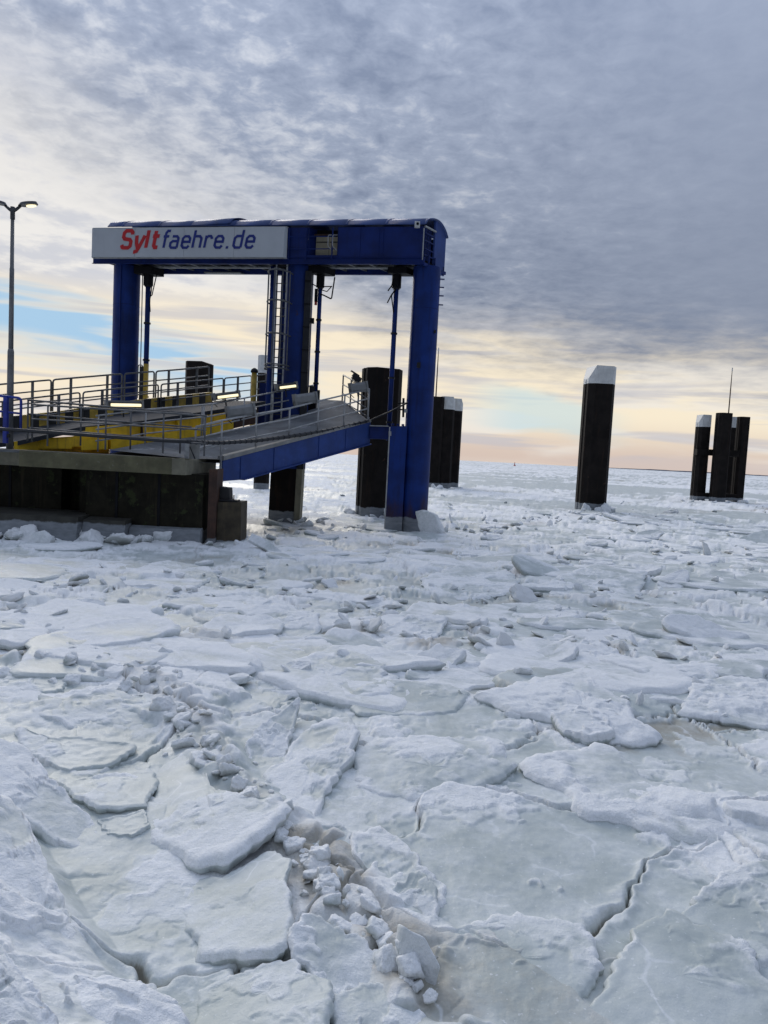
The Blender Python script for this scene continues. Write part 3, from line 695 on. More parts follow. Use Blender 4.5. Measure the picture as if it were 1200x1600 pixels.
def rubble():
    """fine rubble no one could count, one mesh"""
    protos = [chunk_mesh(300 + k, 2, .6) for k in range(10)]
    r = np.random.RandomState(5); VV = []; FF = []; SN = []; DT = []; base = 0
    def spot():
        q = r.rand()
        if q < .10:
            k = r.randint(len(seam) - 1); a, b = seam[k], seam[k + 1]; tt = r.rand()
            u, v = a[0] + (b[0] - a[0]) * tt + r.normal(0, 26), a[1] + (b[1] - a[1]) * tt + r.normal(0, 14)
            g = ground(u, v); s = r.choice([3, 4, 6, 8, 11]) / FPX * g[1] * .7; return g[0], g[1], s, .25
        if q < .80:
            pth = RIDGES[r.randint(len(RIDGES))]; k = r.randint(len(pth) - 1); tt = r.rand(); g = pth[k] + (pth[k + 1] - pth[k]) * tt
            y = g[1] * (1 + r.normal(0, .06)); return g[0] + r.normal(0, .03 * g[1] + .1), y, r.choice([.03, .04, .06, .09]) * (1 + y * .02), .2
        y = 7 + 50 * r.rand() ** 1.5; return r.uniform(-.56, .58) * y, y, r.choice([.03, .04, .06, .09]) * (1 + y * .015), .1
    pts = [spot() for _ in range(700)]
    X = np.array([p[0] for p in pts]); Y = np.array([p[1] for p in pts])
    Zs = ice_height(X, Y)[0]
    for (x, y, s, dt), z in zip(pts, Zs):
        if x < -3.9 and y > 17.6: continue
        co, f, nz = protos[r.randint(10)]
        a = r.rand() * 6.28; t1, t2 = r.normal(0, .5, 2)
        Rm = np.array(Euler((t1, t2, a)).to_matrix())
        sc = s * np.array([r.uniform(.8, 2.2), r.uniform(.7, 1.3), r.uniform(.25, .8)])
        p = (co * sc) @ Rm.T + np.array([x, y, z + s * .25])
        VV.append(p); FF.append(f + base); base += len(p)
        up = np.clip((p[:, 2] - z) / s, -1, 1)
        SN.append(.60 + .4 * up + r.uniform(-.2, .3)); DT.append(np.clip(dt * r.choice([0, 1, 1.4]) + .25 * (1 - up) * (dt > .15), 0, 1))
    VV = np.vstack(VV); FF = np.vstack(FF)
    me = bpy.data.meshes.new('ice_rubble'); me.from_pydata(VV.tolist(), [], FF.tolist())
    set_attr(me, snow=np.concatenate(SN), dirt=np.concatenate(DT), sand=np.zeros(len(VV)))
    me.materials.append(MATS['sea_ice']); me.update()
    o = bpy.data.objects.new('ice_rubble', me); COL.objects.link(o); o.parent = ICE; o['kind'] = 'stuff'
rubble()

# blocks that stand out
def block(name, label, outline, base, ax, ay, az, th, seed, group=None):
    """broken slab standing on edge: outline in its own plane, given thickness"""
    base, ax, ay, az = (np.array(q, float) for q in (base, ax, ay, az))
    P = np.array(outline, float); Q = np.vstack([P, P[:1]]); seg = np.hypot(*np.diff(Q, axis=0).T); L = np.concatenate([[0], np.cumsum(seg)])
    n = 72; s = np.linspace(0, L[-1], n, endpoint=False); ox = np.interp(s, L, Q[:, 0]); oy = np.interp(s, L, Q[:, 1])
    jit = .05 * (fbm(ox * 5, oy * 5, seed, 3) - .5); ox = ox + jit; oy = oy + jit * .7
    c = np.array([ox.mean(), oy.mean()])
    rows = []
    for fr, t_ in [(.001, 1), (.3, 1), (.6, 1), (.85, 1), (.95, .97), (1, .88), (1.005, .5), (1.0, .1), (.95, 0), (.6, 0), (.001, 0)]:
        xx, yy = c[0] + (ox - c[0]) * fr, c[1] + (oy - c[1]) * fr
        tt = th * t_ + .03 * (fbm(xx * 4, yy * 4, seed + int(t_ * 7), 4) - .5) * (1 if t_ > .8 else .6)
        rows.append(base + xx[:, None] * ax + yy[:, None] * ay + np.broadcast_to(tt, xx.shape)[:, None] * az)
    R_ = np.array(rows); R_ = np.concatenate([R_, R_[:, :1]], 1)
    sn = np.clip(.72 + .3 * (fbm(R_[..., 0] * 3, R_[..., 2] * 3, seed + 9) - .5) + 0 * R_[..., 0], 0, 1)
    dt = np.zeros(R_.shape[:2]); dt[5:9] = .28; dt += .2 * (R_[..., 2] < .15)
    o = grid_mesh(name, R_[..., 0], R_[..., 1], R_[..., 2], 'sea_ice', None, snow=sn, dirt=dt, sand=0 * sn)
    return tag(o, label, 'ice block', 'ice blocks standing up from the floes')
e = lambda *a: V(*a) / np.linalg.norm(V(*a))
g = ground(672, 832)
block('ice_block', 'big pale ice slab reared up against the foot of the right gantry column', [(-.36, -.25), (.40, -.25), (.46, .20), (.30, .74), (-.10, .82), (-.40, .70), (-.42, .2)],
      V(g[0] + .12, 24.55, -.02), e(.93, -.38, -.12), e(-.28, .10, .95), e(-.38, -.90, .1), .34, 5)
g = ground(415, 862)
block('ice_block', 'long white ice slab leaning on the rubble right of the pier corner', [(-.5, -.09), (.45, -.12), (.52, .05), (-.1, .16), (-.55, .12)],
      V(g[0], g[1], .10), e(.85, -.45, -.30), e(.35, .5, .6), e(.1, -.8, .55), .14, 8)
g = ground(1104, 868)
block('ice_block', 'thin ice shard standing upright in the broken ice at right', [(-.12, 0), (.16, 0), (.06, .36), (-.10, .46)],
      V(g[0], g[1], -.02), e(.9, .3, .05), e(-.15, .2, .95), e(.2, -.95, .1), .07, 12)
g = ground(68, 852)
block('ice_block', 'white ice block at the foot of the pier wall, far left', [(-.26, 0), (.26, 0), (.28, .2), (.12, .34), (-.15, .28)],
      V(g[0], g[1] - .02, -.03), e(1, .1, 0), e(-.1, .3, .9), e(.05, -.9, .3), .3, 15)
g = ground(652, 1530, .05)
block('ice_block', 'twisted upright ice shard in the foreground seam of rubble', [(-.07, -.02), (.07, -.02), (.11, .10), (.05, .22), (-.04, .26), (-.09, .12)],
      V(g[0], g[1], .03), e(.9, -.3, .1), e(-.25, .25, .9), e(.3, -.85, .4), .07, 18)

# ------------------------------------------------------------------ quay pier
def build_pier():
    t = thing('concrete_pier', 'low concrete pier with olive capping edge and dark shadowed wall, left of blue girder', 'pier', loc=(-8, 19, 0))
    zt, zb = 2.17, 1.77
    P = lambda X, Y, z: V(X, Y, z)
    fr = at(290, 717, 18.6); X1 = fr[0]                       # front right corner of the capping
    fl = at(30, 701, 18.9); X0 = fl[0]
    # deck slab, just under the capping
    MB().prism([P(-16, 19.25, zt - .06), P(X1 - .12, 18.95, zt - .06), P(X1 + .0, 21.6, zt - .06), P(-7.9, 22.2, zt - .06), P(-10.2, 21.2, zt - .06), P(-16, 21.2, zt - .06)],
               [P(-16, 19.25, zt), P(X1 - .12, 18.95, zt), P(X1 + .0, 21.6, zt), P(-7.9, 22.2, zt), P(-10.2, 21.2, zt), P(-16, 21.2, zt)]).build('deck', 'deck_grey', t)
    # capping beam: front face and side return, with a small chamfer on the arris
    def cap(a, b, n, name, m):
        a, b, n = V(*a), V(*b), V(*n)
        prof = [(0, zb), (0, zt - .03), (.03, zt + .012), (.34, zt + .012), (.34, zb)]
        MB().prism([a + n * q + V(0, 0, z) for q, z in prof], [b + n * q + V(0, 0, z) for q, z in prof]).build(name, m, t)
    cap((X0, 18.9, 0), (X1, 18.6, 0), (0, 1, 0), 'capping_beam', 'concrete')
    cap((X1, 18.6, 0), (X1 + .08, 21.6, 0), (-1, 0, 0), 'capping_beam', 'concrete_pale')
    cap((-16, 19.75, 0), (X0 - .01, 19.25, 0), (0, 1, 0), 'capping_beam', 'concrete_pale')
    # recessed wall, in bays of different depth
    def bay(x0, x1, y, z0, z1, name, m):
        MB().prism([P(x0, y, z0), P(x1, y, z0), P(x1, y + 1.6, z0), P(x0, y + 1.6, z0)], [P(x0, y, z1), P(x1, y, z1), P(x1, y + 1.6, z1), P(x0, y + 1.6, z1)]).build(name, m, t)
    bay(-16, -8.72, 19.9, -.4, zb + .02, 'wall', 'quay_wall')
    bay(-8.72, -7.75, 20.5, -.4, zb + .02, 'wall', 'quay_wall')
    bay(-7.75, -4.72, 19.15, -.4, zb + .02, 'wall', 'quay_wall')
    for x in (-11.4, -10.1, -6.95, -5.85):       # pour joints and a stained pilaster
        y = 19.9 if x < -8.72 else 19.15
        MB().box(V(x, y - .012, .95), (.035, 0, 0), (0, .012, 0), (0, 0, .80)).build('wall_joint', 'black_steel', t)
    MB().box(V(-7.9, 19.8, .6), (.16, 0, 0), (0, .30, 0), (0, 0, 1.15)).build('pilaster', 'quay_wall', t)
    # sloping footings at the water line
    def foot(x0, x1, y0, y1, z):
        MB().prism([P(x0, y0 - .12, -.4), P(x1, y0 - .12, -.4), P(x1, y1, -.4), P(x0, y1, -.4)],
                   [P(x0, y0 + .1, z), P(x1, y0 + .1, z + .02), P(x1, y1, z + .06), P(x0, y1, z + .06)]).build('footing', 'footing', t)
    foot(-16, -7.65, 18.35, 19.95, .56)
    foot(-7.63, -6.55, 18.6, 19.2, .50)
    foot(-6.53, -4.70, 18.85, 19.2, .34)
    # rusty corner pile, concrete bearing block and fender behind it
    c0 = at(334, 735, 19.7); c1 = at(349, 735, 19.9)
    MB().prism([V(c0[0] + .01, 19.15, -.4), V(c1[0], 19.2, -.4), V(c1[0], 19.9, -.4), V(c0[0] + .01, 19.9, -.4)],
               [V(c0[0] + .01, 19.15, 1.93), V(c1[0], 19.2, 1.95), V(c1[0], 19.9, 1.95), V(c0[0] + .01, 19.9, 1.93)]).build('corner_pile', 'rust_steel', t)
    bx0, bx1 = c1[0] + .01, c1[0] + .64
    MB().prism([V(bx0, 19.3, -.4), V(bx1, 19.34, -.4), V(bx1, 20.2, -.4), V(bx0, 20.2, -.4)],
               [V(bx0, 19.32, 1.08), V(bx1 - .02, 19.36, 1.10), V(bx1 - .02, 20.2, 1.10), V(bx0, 20.2, 1.08)]).build('bearing_block', 'block_concrete', t)
    m = MB(); m.prism([V(bx0, 19.5, 1.10), V(bx0 + .28, 19.5, 1.10), V(bx0 + .28, 19.9, 1.10), V(bx0, 19.9, 1.10)],
                      [V(bx0, 19.5, 1.47), V(bx0 + .25, 19.5, 1.45), V(bx0 + .25, 19.9, 1.45), V(bx0, 19.9, 1.47)])
    m.build('fender', 'rubber', t)
    m = MB(); m.box(V(bx0 + .25, 19.6, 1.125), (.24, 0, 0), (0, .2, 0), (0, 0, .02)); m.tube([V(bx0 + .36, 19.6, 1.12), V(bx0 + .36, 19.6, 1.27)], .016, 6)
    m.build('anchor_plate', 'dark_steel', t)
    # end plate with brace at the corner of the deck
    a = at(293, 689, 18.95); z0 = zt
    m = MB(); m.box(V(a[0] - .02, 19.0, z0 + .22), (.05, 0, 0), (0, .02, 0), (0, 0, .22)); m.build('end_post', 'galvanised', t)
    m = MB(); m.beam(V(a[0] + .05, 19.0, z0 + .32), V(a[0] + .19, 19.02, z0 + .01), .025, .025); m.build('brace', 'dark_steel', t)
    m = MB(); m.box(V(a[0] + .15, 19.1, z0 + .2), (.13, 0, 0), (0, .012, 0), (0, 0, .19)); m.build('splash_plate', 'strip_grey', t)
build_pier()

# ------------------------------------------------------------------ ramps
def nearer(u, Y): t = min(1, max(0, (u - 10) / 230)); return Y * (1 - .13 * t * t * (3 - 2 * t))
def at2(u, v, Y): return at(u, v, nearer(u, Y))
def near_line(line): return [(u, v, nearer(u, Y)) for u, v, Y in line]
def slab(pts, th, name, m, parent):
    b = [V(*p) - V(0, 0, th) for p in pts]
    return MB().prism(b, pts).build(name, m, parent)
RA = lambda: None
def build_ramp():
    t = thing('loading_ramp', 'raised loading ramp with bright blue side girder and pale grey deck', 'ramp', loc=tuple(at(347, 717, 20.5)))
    A = at(346, 718, 20.5); B = at(577, 658, 25.5); C = at(536, 626, 28.0); D = at(474, 623, 29.4)
    L = [at2(228, 692, 24.4), at2(331, 679, 26.5), at2(427, 657, 28.9), at2(492, 641, 31.4)]
    A0 = at(292, 716, 19.4); L0 = at2(170, 703, 22.4)
    # deck in planks-wide plates lying on the girders
    m = MB()
    tri = [A0, A, L[0], L0]
    m.add([A0, A, B, C, D, L[3], L[2], L[1], L[0], L0], [(0, 1, 8, 9), (1, 7, 8), (1, 2, 7), (2, 6, 7), (2, 3, 6), (3, 4, 5, 6)])
    dn = [p - V(0, 0, .10) for p in (A0, A, B, C, D, L[3], L[2], L[1], L[0], L0)]
    m.add(dn, [(9, 8, 1, 0), (8, 7, 1), (7, 2, 1), (7, 6, 2), (6, 3, 2), (6, 5, 4, 3)])
    m.build('deck', 'deck_grey', t)
    # pale kerb strip on the outer edge
    d = (B - A) / np.linalg.norm(B - A); n = np.cross(d, V(0, 0, 1)); n /= np.linalg.norm(n)     # to the right, outwards
    up = V(0, 0, 1)
    MB().prism([A + n * .10 - up * .02, A + n * .10 + up * .10, A - n * .16 + up * .10, A - n * .16 - up * .02],
               [B + n * .10 - up * .02, B + n * .10 + up * .05, B - n * .10 + up * .05, B - n * .10 - up * .02]).build('kerb_strip', 'strip_grey', t)
    # side girder: deep plate, flanges, haunch at the hinge
    a0, a1 = A + n * .07, B + n * .07
    lo = [a0 - up * .60, a0 + d * .75 - up * .72, a1 - up * .78]
    hi = [a0 - up * .03, a0 + d * .75 - up * .03, a1 - up * .03]
    for i in range(2):
        MB().prism([lo[i], hi[i], hi[i] - n * .14, lo[i] - n * .14], [lo[i + 1], hi[i + 1], hi[i + 1] - n * .14, lo[i + 1] - n * .14]).build('side_girder', 'girder_blue', t)
    MB().beam(lo[1] - up * .0 - n * .07, lo[2] - n * .07, .30, .03).build('bottom_flange', 'girder_blue', t)
    for k in range(1, 10):
        p = a0 + (a1 - a0) * (k / 10)
        if k in (1, 3, 6, 8): MB().beam(p - up * .70 + n * .006, p - up * .06 + n * .006, .014, .03, up=n).build('girder_rib', 'girder_blue', t)
    # inner girder and cross beams under the deck
    E0, E1 = A + (L[0] - A) * .85, B + (L[3] - B) * .8
    MB().prism([E0 - up * .6, E0 - up * .12, E0 - up * .12 + n * .12, E0 - up * .6 + n * .12], [E1 - up * .6, E1 - up * .12, E1 - up * .12 + n * .12, E1 - up * .6 + n * .12]).build('inner_girder', 'blue_steel', t)
    for k in range(1, 6):
        p = A + (B - A) * k / 5.2; q = E0 + (E1 - E0) * k / 5.2
        MB().beam(p - up * .32 - n * .1, q - up * .32 + n * .15, .14, .4).build('cross_beam', 'blue_steel', t)
    # lifting cross bar at the end of the ramp, reaching to the column guide
    q0 = at(578, 676, 25.5); q1 = at(611, 677, 25.45)
    MB().beam(q0, q1 + V(.05, 0, 0), .3, .42).build('lifting_bar', 'blue_steel', t)
    MB().beam(q0 + V(0, -.05, .23), q1 + V(-.1, -.05, .23), .34, .03).build('bar_flange', 'galvanised', t)
    MB().tube([at(610, 674, 25.2), at(610, 681, 25.2)], .06, 10).build('pin', 'galvanised', t)
    return A, B, C, n
RA, RB, RC, RN = build_ramp()

def build_vehicle_ramp():
    t = thing('vehicle_ramp', 'wide vehicle ramp with yellow girder side and dark deck beyond the pale ramp', 'ramp', loc=tuple(at2(127, 700, 21.9)))
    near = [at2(-60, 697, 19.6), at2(24, 690, 20.4), at2(126, 667, 21.95), at2(225, 657, 24.6), at2(360, 637, 27.6), at2(415, 627, 29.2)]
    far = [at2(-60, 682, 20.5), at2(0, 674, 22.0), at2(92, 662, 23.8), at2(185, 648, 27.0), at2(278, 635, 30.5), at2(345, 626, 33.0)]
    n = len(near); up = V(0, 0, 1)
    v = near + far + [p - up * .12 for p in near + far]
    f = [(i, i + 1, n + i + 1, n + i) for i in range(n - 1)] + [(2 * n + i, 3 * n + i, 3 * n + i + 1, 2 * n + i + 1) for i in range(n - 1)]
    f += [(i, 2 * n + i, 2 * n + i + 1, i + 1) for i in range(n - 1)] + [(n - 1, 3 * n - 1, 4 * n - 1, 2 * n - 1)]
    mesh_obj('deck', v, f, 'deck_dark', t)
    # yellow girder: low approach piece and the taller main piece in bays, with rib stiffeners and a lower flange box
    def plate(a_t, a_b, b_t, b_b, th, name, m='yellow_steel'):
        d = b_t - a_t; d[2] = 0; nn = np.cross(d, up); nn /= np.linalg.norm(nn)
        MB().prism([a_t, a_b, a_b - nn * th, a_t - nn * th], [b_t, b_b, b_b - nn * th, b_t - nn * th]).build(name, m, t)
        return nn
    top = [(22, 690, 20.35), (60, 685, 21.0), (112, 682, 21.75), (127, 679, 22.1)]
    for a, b in zip(top[:-1], top[1:]):
        plate(at2(a[0], a[1], a[2]), at2(a[0], a[1] + 16, a[2]), at2(b[0], b[1], b[2]), at2(b[0], b[1] + 19, b[2]), .12, 'girder_plate')
    main = [(127, 668, 22.0), (168, 665, 23.1), (222, 661, 24.65), (276, 650, 25.9), (318, 644, 26.75), (358, 639, 27.65)]
    bot = [(702), (700), (696), (689), (681), (672)]
    for i in range(5):
        a, b = main[i], main[i + 1]
        hA, hB = (bot[i] - a[1]), (bot[i + 1] - b[1])
        nn = plate(at2(*a), at2(a[0], a[1] + hA * .62, a[2]), at2(*b), at2(b[0], b[1] + hB * .62, b[2]), .10, 'girder_plate')
        # lower box, standing a little proud
        A_t, A_b = at2(a[0], a[1] + hA * .58, a[2]) + nn * .22, at2(a[0], a[1] + hA * 1.04, a[2]) + nn * .22
        B_t, B_b = at2(b[0], b[1] + hB * .58, b[2]) + nn * .22, at2(b[0], b[1] + hB * 1.04, b[2]) + nn * .22
        plate(A_t, A_b, B_t, B_b, .30, 'lower_box')
        # rib and cable clip at the joint
        p = at2(b[0] - 2, b[1] + 1, b[2]); q = at2(b[0] - 2, b[1] + hB * .6, b[2])
        MB().prism([p, p + nn * .12, p + nn * .12 - (B_t - A_t) * .03, p - (B_t - A_t) * .03], [q, q + nn * .2, q + nn * .2 - (B_t - A_t) * .03, q - (B_t - A_t) * .03]).build('stiffener', 'rust_steel' if i % 2 else 'yellow_steel', t)
    # rusty end of the girder
    plate(at2(358.5, 639, 27.7), at2(358.5, 671, 27.7), at2(402, 640, 28.8), at2(402, 661, 28.8), .1, 'end_plate', 'rust_steel')
    # kerb of alternating yellow and black blocks along the far edge
    kl = near_line([(-45, 677, 21.2), (92, 661, 23.9), (185, 646, 27.1), (278, 634, 30.6), (336, 627, 32.8)])
    us = []
    u = -40.0
    while u < 332: us.append(u); u += max(9.5, 14.5 - u * .014)
    for i, (a, b) in enumerate(zip(us[:-1], us[1:])):
        p, q = line_at(kl, a), line_at(kl, b); dd = (q - p)
        h = .36 + .0 * a; bk = V(-.18, .12, 0)
        MB().prism([p - up * .05, q - up * .05, q + bk - up * .05, p + bk - up * .05], [p + up * h, q + up * h, q + bk + up * h, p + bk + up * h]).build('kerb_block', 'kerb_yellow' if i % 2 else 'kerb_black', t)
    # dark support under the yellow girder
    MB().prism([at2(20, 710, 20.6), at2(170, 712, 23.4), at2(172, 712, 25.2), at2(20, 712, 24)], [at2(20, 692, 20.6), at2(170, 698, 23.4), at2(172, 692, 25.2), at2(20, 690, 24)]).build('support', 'yellow_steel', t)
build_vehicle_ramp()

# ------------------------------------------------------------------ gantry over the ramps
GO = V(0.844, 24.95, 0); GS = V(-0.9824, 0.1870, 0); GB = V(0.573, 0.819, 0)
def G(s, b, z): return GO + GS * s + GB * b + V(0, 0, z)
GN = V(-GS[1], GS[0], 0) * 1.0            # towards the camera
if GN[1] > 0: GN = -GN
def gbox(m, s0, s1, b0, b1, z0, z1):
    return m.prism([G(s0, b0, z0), G(s1, b0, z0), G(s1, b1, z0), G(s0, b1, z0)], [G(s0, b0, z1), G(s1, b0, z1), G(s1, b1, z1), G(s0, b1, z1)])
def build_gantry():
    t = thing('ferry_gantry', 'tall blue steel ferry gantry on three columns over the ramps', 'gantry', loc=tuple(G(6, .7, 0)))
    D_ = 1.37; Z0 = 8.89; ZE = 10.12
    cb = .68
    def column(s, z0, r=.465):
        c = G(s, cb, 0); n = 40
        ring = lambda z, rr: [c + V(rr * math.cos(2 * math.pi * k / n), rr * math.sin(2 * math.pi * k / n), z) for k in range(n)]
        rs = [ring(z0, r), ring(8.90, r)]
        v = rs[0] + rs[1]; f = [(k, (k + 1) % n, n + (k + 1) % n, n + k) for k in range(n)]
        o = mesh_obj('column', v, f, 'column_blue', t, True)
        for z in (3.4, 6.2):      # weld bands
            q = ring(z, r + .006) + ring(z + .05, r + .006)
            mesh_obj('weld_band', q, f, 'column_blue', o, True)
        for z in (1.9, 4.8, 7.5):
            if z > z0 + .3:
                q = ring(z, r + .004) + ring(z + .022, r + .004); mesh_obj('weld_seam', q, f, 'blue_steel', o, True)
        return o
    right = column(.2, -.5); mid = column(4.66, 1.9); left = column(11.27, 1.4)
    c = G(.2, cb, 0)
    for z in (8.55, 8.28, 8.0, 7.7):          # small lugs on the outer side
        MB().box(c + V(.52, -.05, z), (.08, 0, 0), (0, .05, 0), (0, 0, .012)).build('lug', 'blue_steel', right)
    MB().box(c + V(-.13, -.46, 5.6), (.06, 0, 0), (0, .02, 0), (0, 0, .09)).build('access_hatch', 'dark_steel', right)
    MB().box(c + V(.36, -.33, 6.75), (.035, 0, 0), (0, .03, 0), (0, 0, .05)).build('junction_box', 'dark_steel', right)
    # vertical conduit on the left and right columns
    for col_, dx in ((left, -.05), (right, -.40)):
        cc = G(.2 if col_ is right else 11.27, cb, 0)
        y = -math.sqrt(max(0, .465 ** 2 - dx ** 2)) - .02
        MB().tube([cc + V(dx, y, 2.6), cc + V(dx, y, 8.85)], .022, 6).build('conduit', 'blue_steel', col_)
    cc = G(11.27, cb, 0)
    MB().tube([cc + V(.62, -.1, 4.0), cc + V(.60, -.1, 8.85)], .018, 6).build('hanging_cable', 'dark_steel', t)
    # lower guide box on the right column
    g0 = at(610, 668, 25.35); g1 = at(636, 668, 25.35)
    m = MB(); m.prism([V(g0[0] - .0, 25.15, -.4), V(g1[0], 25.15, -.4), V(g1[0], 25.75, -.4), V(g0[0], 25.75, -.4)],
                      [V(g0[0] - .0, 25.15, 3.52), V(g1[0], 25.15, 3.56), V(g1[0], 25.75, 3.56), V(g0[0], 25.75, 3.52)]); m.build('guide_box', 'column_blue', t)
    m = MB(); m.box(V(g0[0] - .022, 25.4, 1.55), (.02, 0, 0), (0, .27, 0), (0, 0, 1.95)); m.build('lit_edge', 'galvanised', t)  # pale strip added as the lit left edge of the guide box
    for z in (3.57,):
        for k in range(3):
            MB().box(V(g0[0] + .08 + k * .17, 25.3, z + .02), (.045, 0, 0), (0, .08, 0), (0, 0, .03)).build('roller_bracket', 'blue_steel', t)
    # base of the middle column: dark box pile with a pale guide plate on its right
    b0 = at(424, 760, 26.6); b1 = at(463, 760, 26.6); b2 = at(474, 760, 26.7)
    m = MB(); m.prism([V(b0[0], 26.1, -.5), V(b1[0], 26.1, -.5), V(b1[0], 27.0, -.5), V(b0[0], 27.0, -.5)],
                      [V(b0[0] + .05, 26.1, 2.6), V(b1[0] + .05, 26.1, 2.6), V(b1[0] + .05, 27.0, 2.6), V(b0[0] + .05, 27.0, 2.6)]); m.build('base_pile', 'pile_steel', t)
    m = MB(); m.prism([V(b1[0] + .01, 26.05, -.5), V(b2[0] - .03, 26.05, -.5), V(b2[0] - .03, 26.9, -.5), V(b1[0] + .01, 26.9, -.5)],
                      [V(b1[0] + .06, 26.05, 2.6), V(b2[0] + .02, 26.05, 2.6), V(b2[0] + .02, 26.9, 2.6), V(b1[0] + .06, 26.9, 2.6)]); m.build('guide_plate', 'concrete_pale', t)
    # dark guide frames filling the foot of the middle column
    for u0_, u1_, vt, y_ in ((404, 441, 598, 27.1), (441, 470, 606, 26.0), (470, 493, 613, 26.9)):
        q0, q1 = at(u0_, 640, y_), at(u1_ - .5, 640, y_); zt_ = at(u0_, vt, y_)[2]
        MB().prism([V(q0[0], y_, 2.9), V(q1[0], y_, 2.9), V(q1[0], y_ + .5, 2.9), V(q0[0], y_ + .5, 2.9)], [V(q0[0], y_, zt_), V(q1[0], y_, zt_), V(q1[0], y_ + .5, zt_), V(q0[0], y_ + .5, zt_)]).build('guide_frame', 'blue_steel' if u0_ != 470 else 'black_steel', t)
    # guide channel on the right of the middle column
    m = MB(); mc = G(4.66, cb, 0)
    m.box(mc + V(.34, -.28, 5.3), (.11, 0, 0), (0, .20, 0), (0, 0, 3.4)); m.build('guide_channel', 'dark_steel', mid)
    for z in np.arange(2.9, 8.4, .78):
        MB().box(mc + V(.34, -.50, z), (.12, 0, 0), (0, .012, 0), (0, 0, .018)).build('channel_batten', 'black_steel', mid)
    MB().box(mc + V(.52, -.3, 7.05), (.06, 0, 0), (0, .06, 0), (0, 0, .09)).build('limit_switch', 'black_steel', mid)
    # slim riser pipe on the left, ladder and safety cage in front of the middle column
    rp = G(5.52, .55, 0); MB().tube([rp + V(0, 0, 2.2), rp + V(0, 0, 8.9)], .135, 14).build('riser_pipe', 'column_blue', t, True)
    q0, q1 = at(437, 500, 26.75), at(451, 500, 26.75)
    MB().prism([V(q0[0] - .02, 26.75, 3.2), V(q1[0], 26.75, 3.2), V(q1[0], 27.0, 3.2), V(q0[0] - .02, 27.0, 3.2)], [V(q0[0], 26.75, 8.9), V(q1[0], 26.75, 8.9), V(q1[0], 27.0, 8.9), V(q0[0], 27.0, 8.9)]).build('cable_duct', 'column_blue', t)
    lad = thing_part('ladder', t)
    lc = G(4.92, .10, 0); ex = -GS; ey = GN
    for k, sx in enumerate((-.19, .19)):
        MB().beam(lc + ex * sx + V(0, 0, 3.0), lc + ex * sx + V(0, 0, 8.95), .05, .025, up=ey).build('stringer', 'galvanised', lad)
    for z in np.arange(3.2, 8.9, .28):
        MB().tube([lc - ex * .19 + V(0, 0, z), lc + ex * .19 + V(0, 0, z)], .016, 6).build('rung', 'dark_steel', lad)
    def hoop(z):
        pts = [lc + ex * (.40 * math.cos(a)) + ey * (.08 + .62 * math.sin(a)) + V(0, 0, z) for a in np.linspace(math.pi, 0, 13)]
        MB().tube([lc - ex * .40 + V(0, 0, z)] + pts + [lc + ex * .40 + V(0, 0, z)], .028, 6).build('cage_hoop', 'weathered_rail', lad)
    for z in (8.55, 7.55, 6.45, 5.42, 5.30): hoop(z)
    for a in np.linspace(math.pi * .92, math.pi * .08, 5):
        q = lc + ex * (.40 * math.cos(a)) + ey * (.08 + .62 * math.sin(a))
        MB().beam(q + V(0, 0, 5.25), q + V(0, 0, 8.6), .035, .012, up=ey).build('cage_bar', 'weathered_rail', lad)
    # platform: front channel, soffit plate, cross angles, back beam
    m = MB(); gbox(m, -.02, 12.0, .02, .10, Z0, Z0 + .19); m.build('front_channel', 'blue_steel', t)
    m = MB(); gbox(m, -.05, 12.0, -.05, .08, Z0 + .19, Z0 + .215); m.build('front_lip', 'blue_steel', t)
    m = MB(); gbox(m, -.05, 12.0, -.03, .06, Z0 - .02, Z0); m.build('front_flange', 'blue_steel', t)
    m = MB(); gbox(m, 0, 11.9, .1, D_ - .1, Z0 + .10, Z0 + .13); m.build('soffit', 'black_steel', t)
    m = MB(); gbox(m, -.02, 11.9, D_ - .12, D_, Z0 - .08, Z0 + .2); m.build('back_beam', 'blue_steel', t)
    for s in np.arange(.5, 11.9, .72):
        m = MB(); m.beam(G(s, .1, Z0 + .06), G(s, D_ - .12, Z0 + .06), .06, .07); m.build('cross_angle', 'weathered_rail', t)
    m = MB(); m.beam(G(.4, .72, Z0 + .02), G(4.2, .72, Z0 + .02), .07, .05); m.build('cable_tray', 'galvanised', t)
    m = MB(); m.beam(G(5.5, .72, Z0 + .02), G(10.9, .72, Z0 + .02), .07, .05); m.build('cable_tray', 'galvanised', t)
    m = MB(); gbox(m, 7.1, 8.45, .9, 1.15, Z0 - .13, Z0 - .09); m.build('soffit_lamp', 'fixture_grey', t)
    # front wall in steel sheets, a doorway with beige double doors set back in it
    zs0, zs1 = Z0 + .215, ZE
    edges = [.06, 1.38, 2.14, 2.92]
    for a, b in zip(edges[:-1], edges[1:]):
        m = MB(); gbox(m, a, b - .012, random.uniform(-.004, .004), .05, zs0, zs1 - .03); m.build('wall_panel', 'blue_steel', t)
    for a, b in ((3.98, 4.62), (4.62, 6.1), (6.1, 7.6), (7.6, 9.1), (9.1, 10.6), (10.6, 11.5)):
        m = MB(); gbox(m, a + .006, b - .006, random.uniform(.0, .01), .05, zs0, zs1 - .03); m.build('wall_panel', 'blue_steel', t)
    m = MB(); gbox(m, 2.92, 3.98, -.01, .05, zs0, zs0 + .06); m.build('door_sill', 'blue_steel', t)
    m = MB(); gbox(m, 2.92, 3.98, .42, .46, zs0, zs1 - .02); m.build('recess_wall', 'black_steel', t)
    m = MB(); gbox(m, 2.92, 2.96, .05, .42, zs0, zs1 - .02); gbox(m, 3.94, 3.98, .05, .42, zs0, zs1 - .02); m.build('door_reveal', 'blue_steel', t)
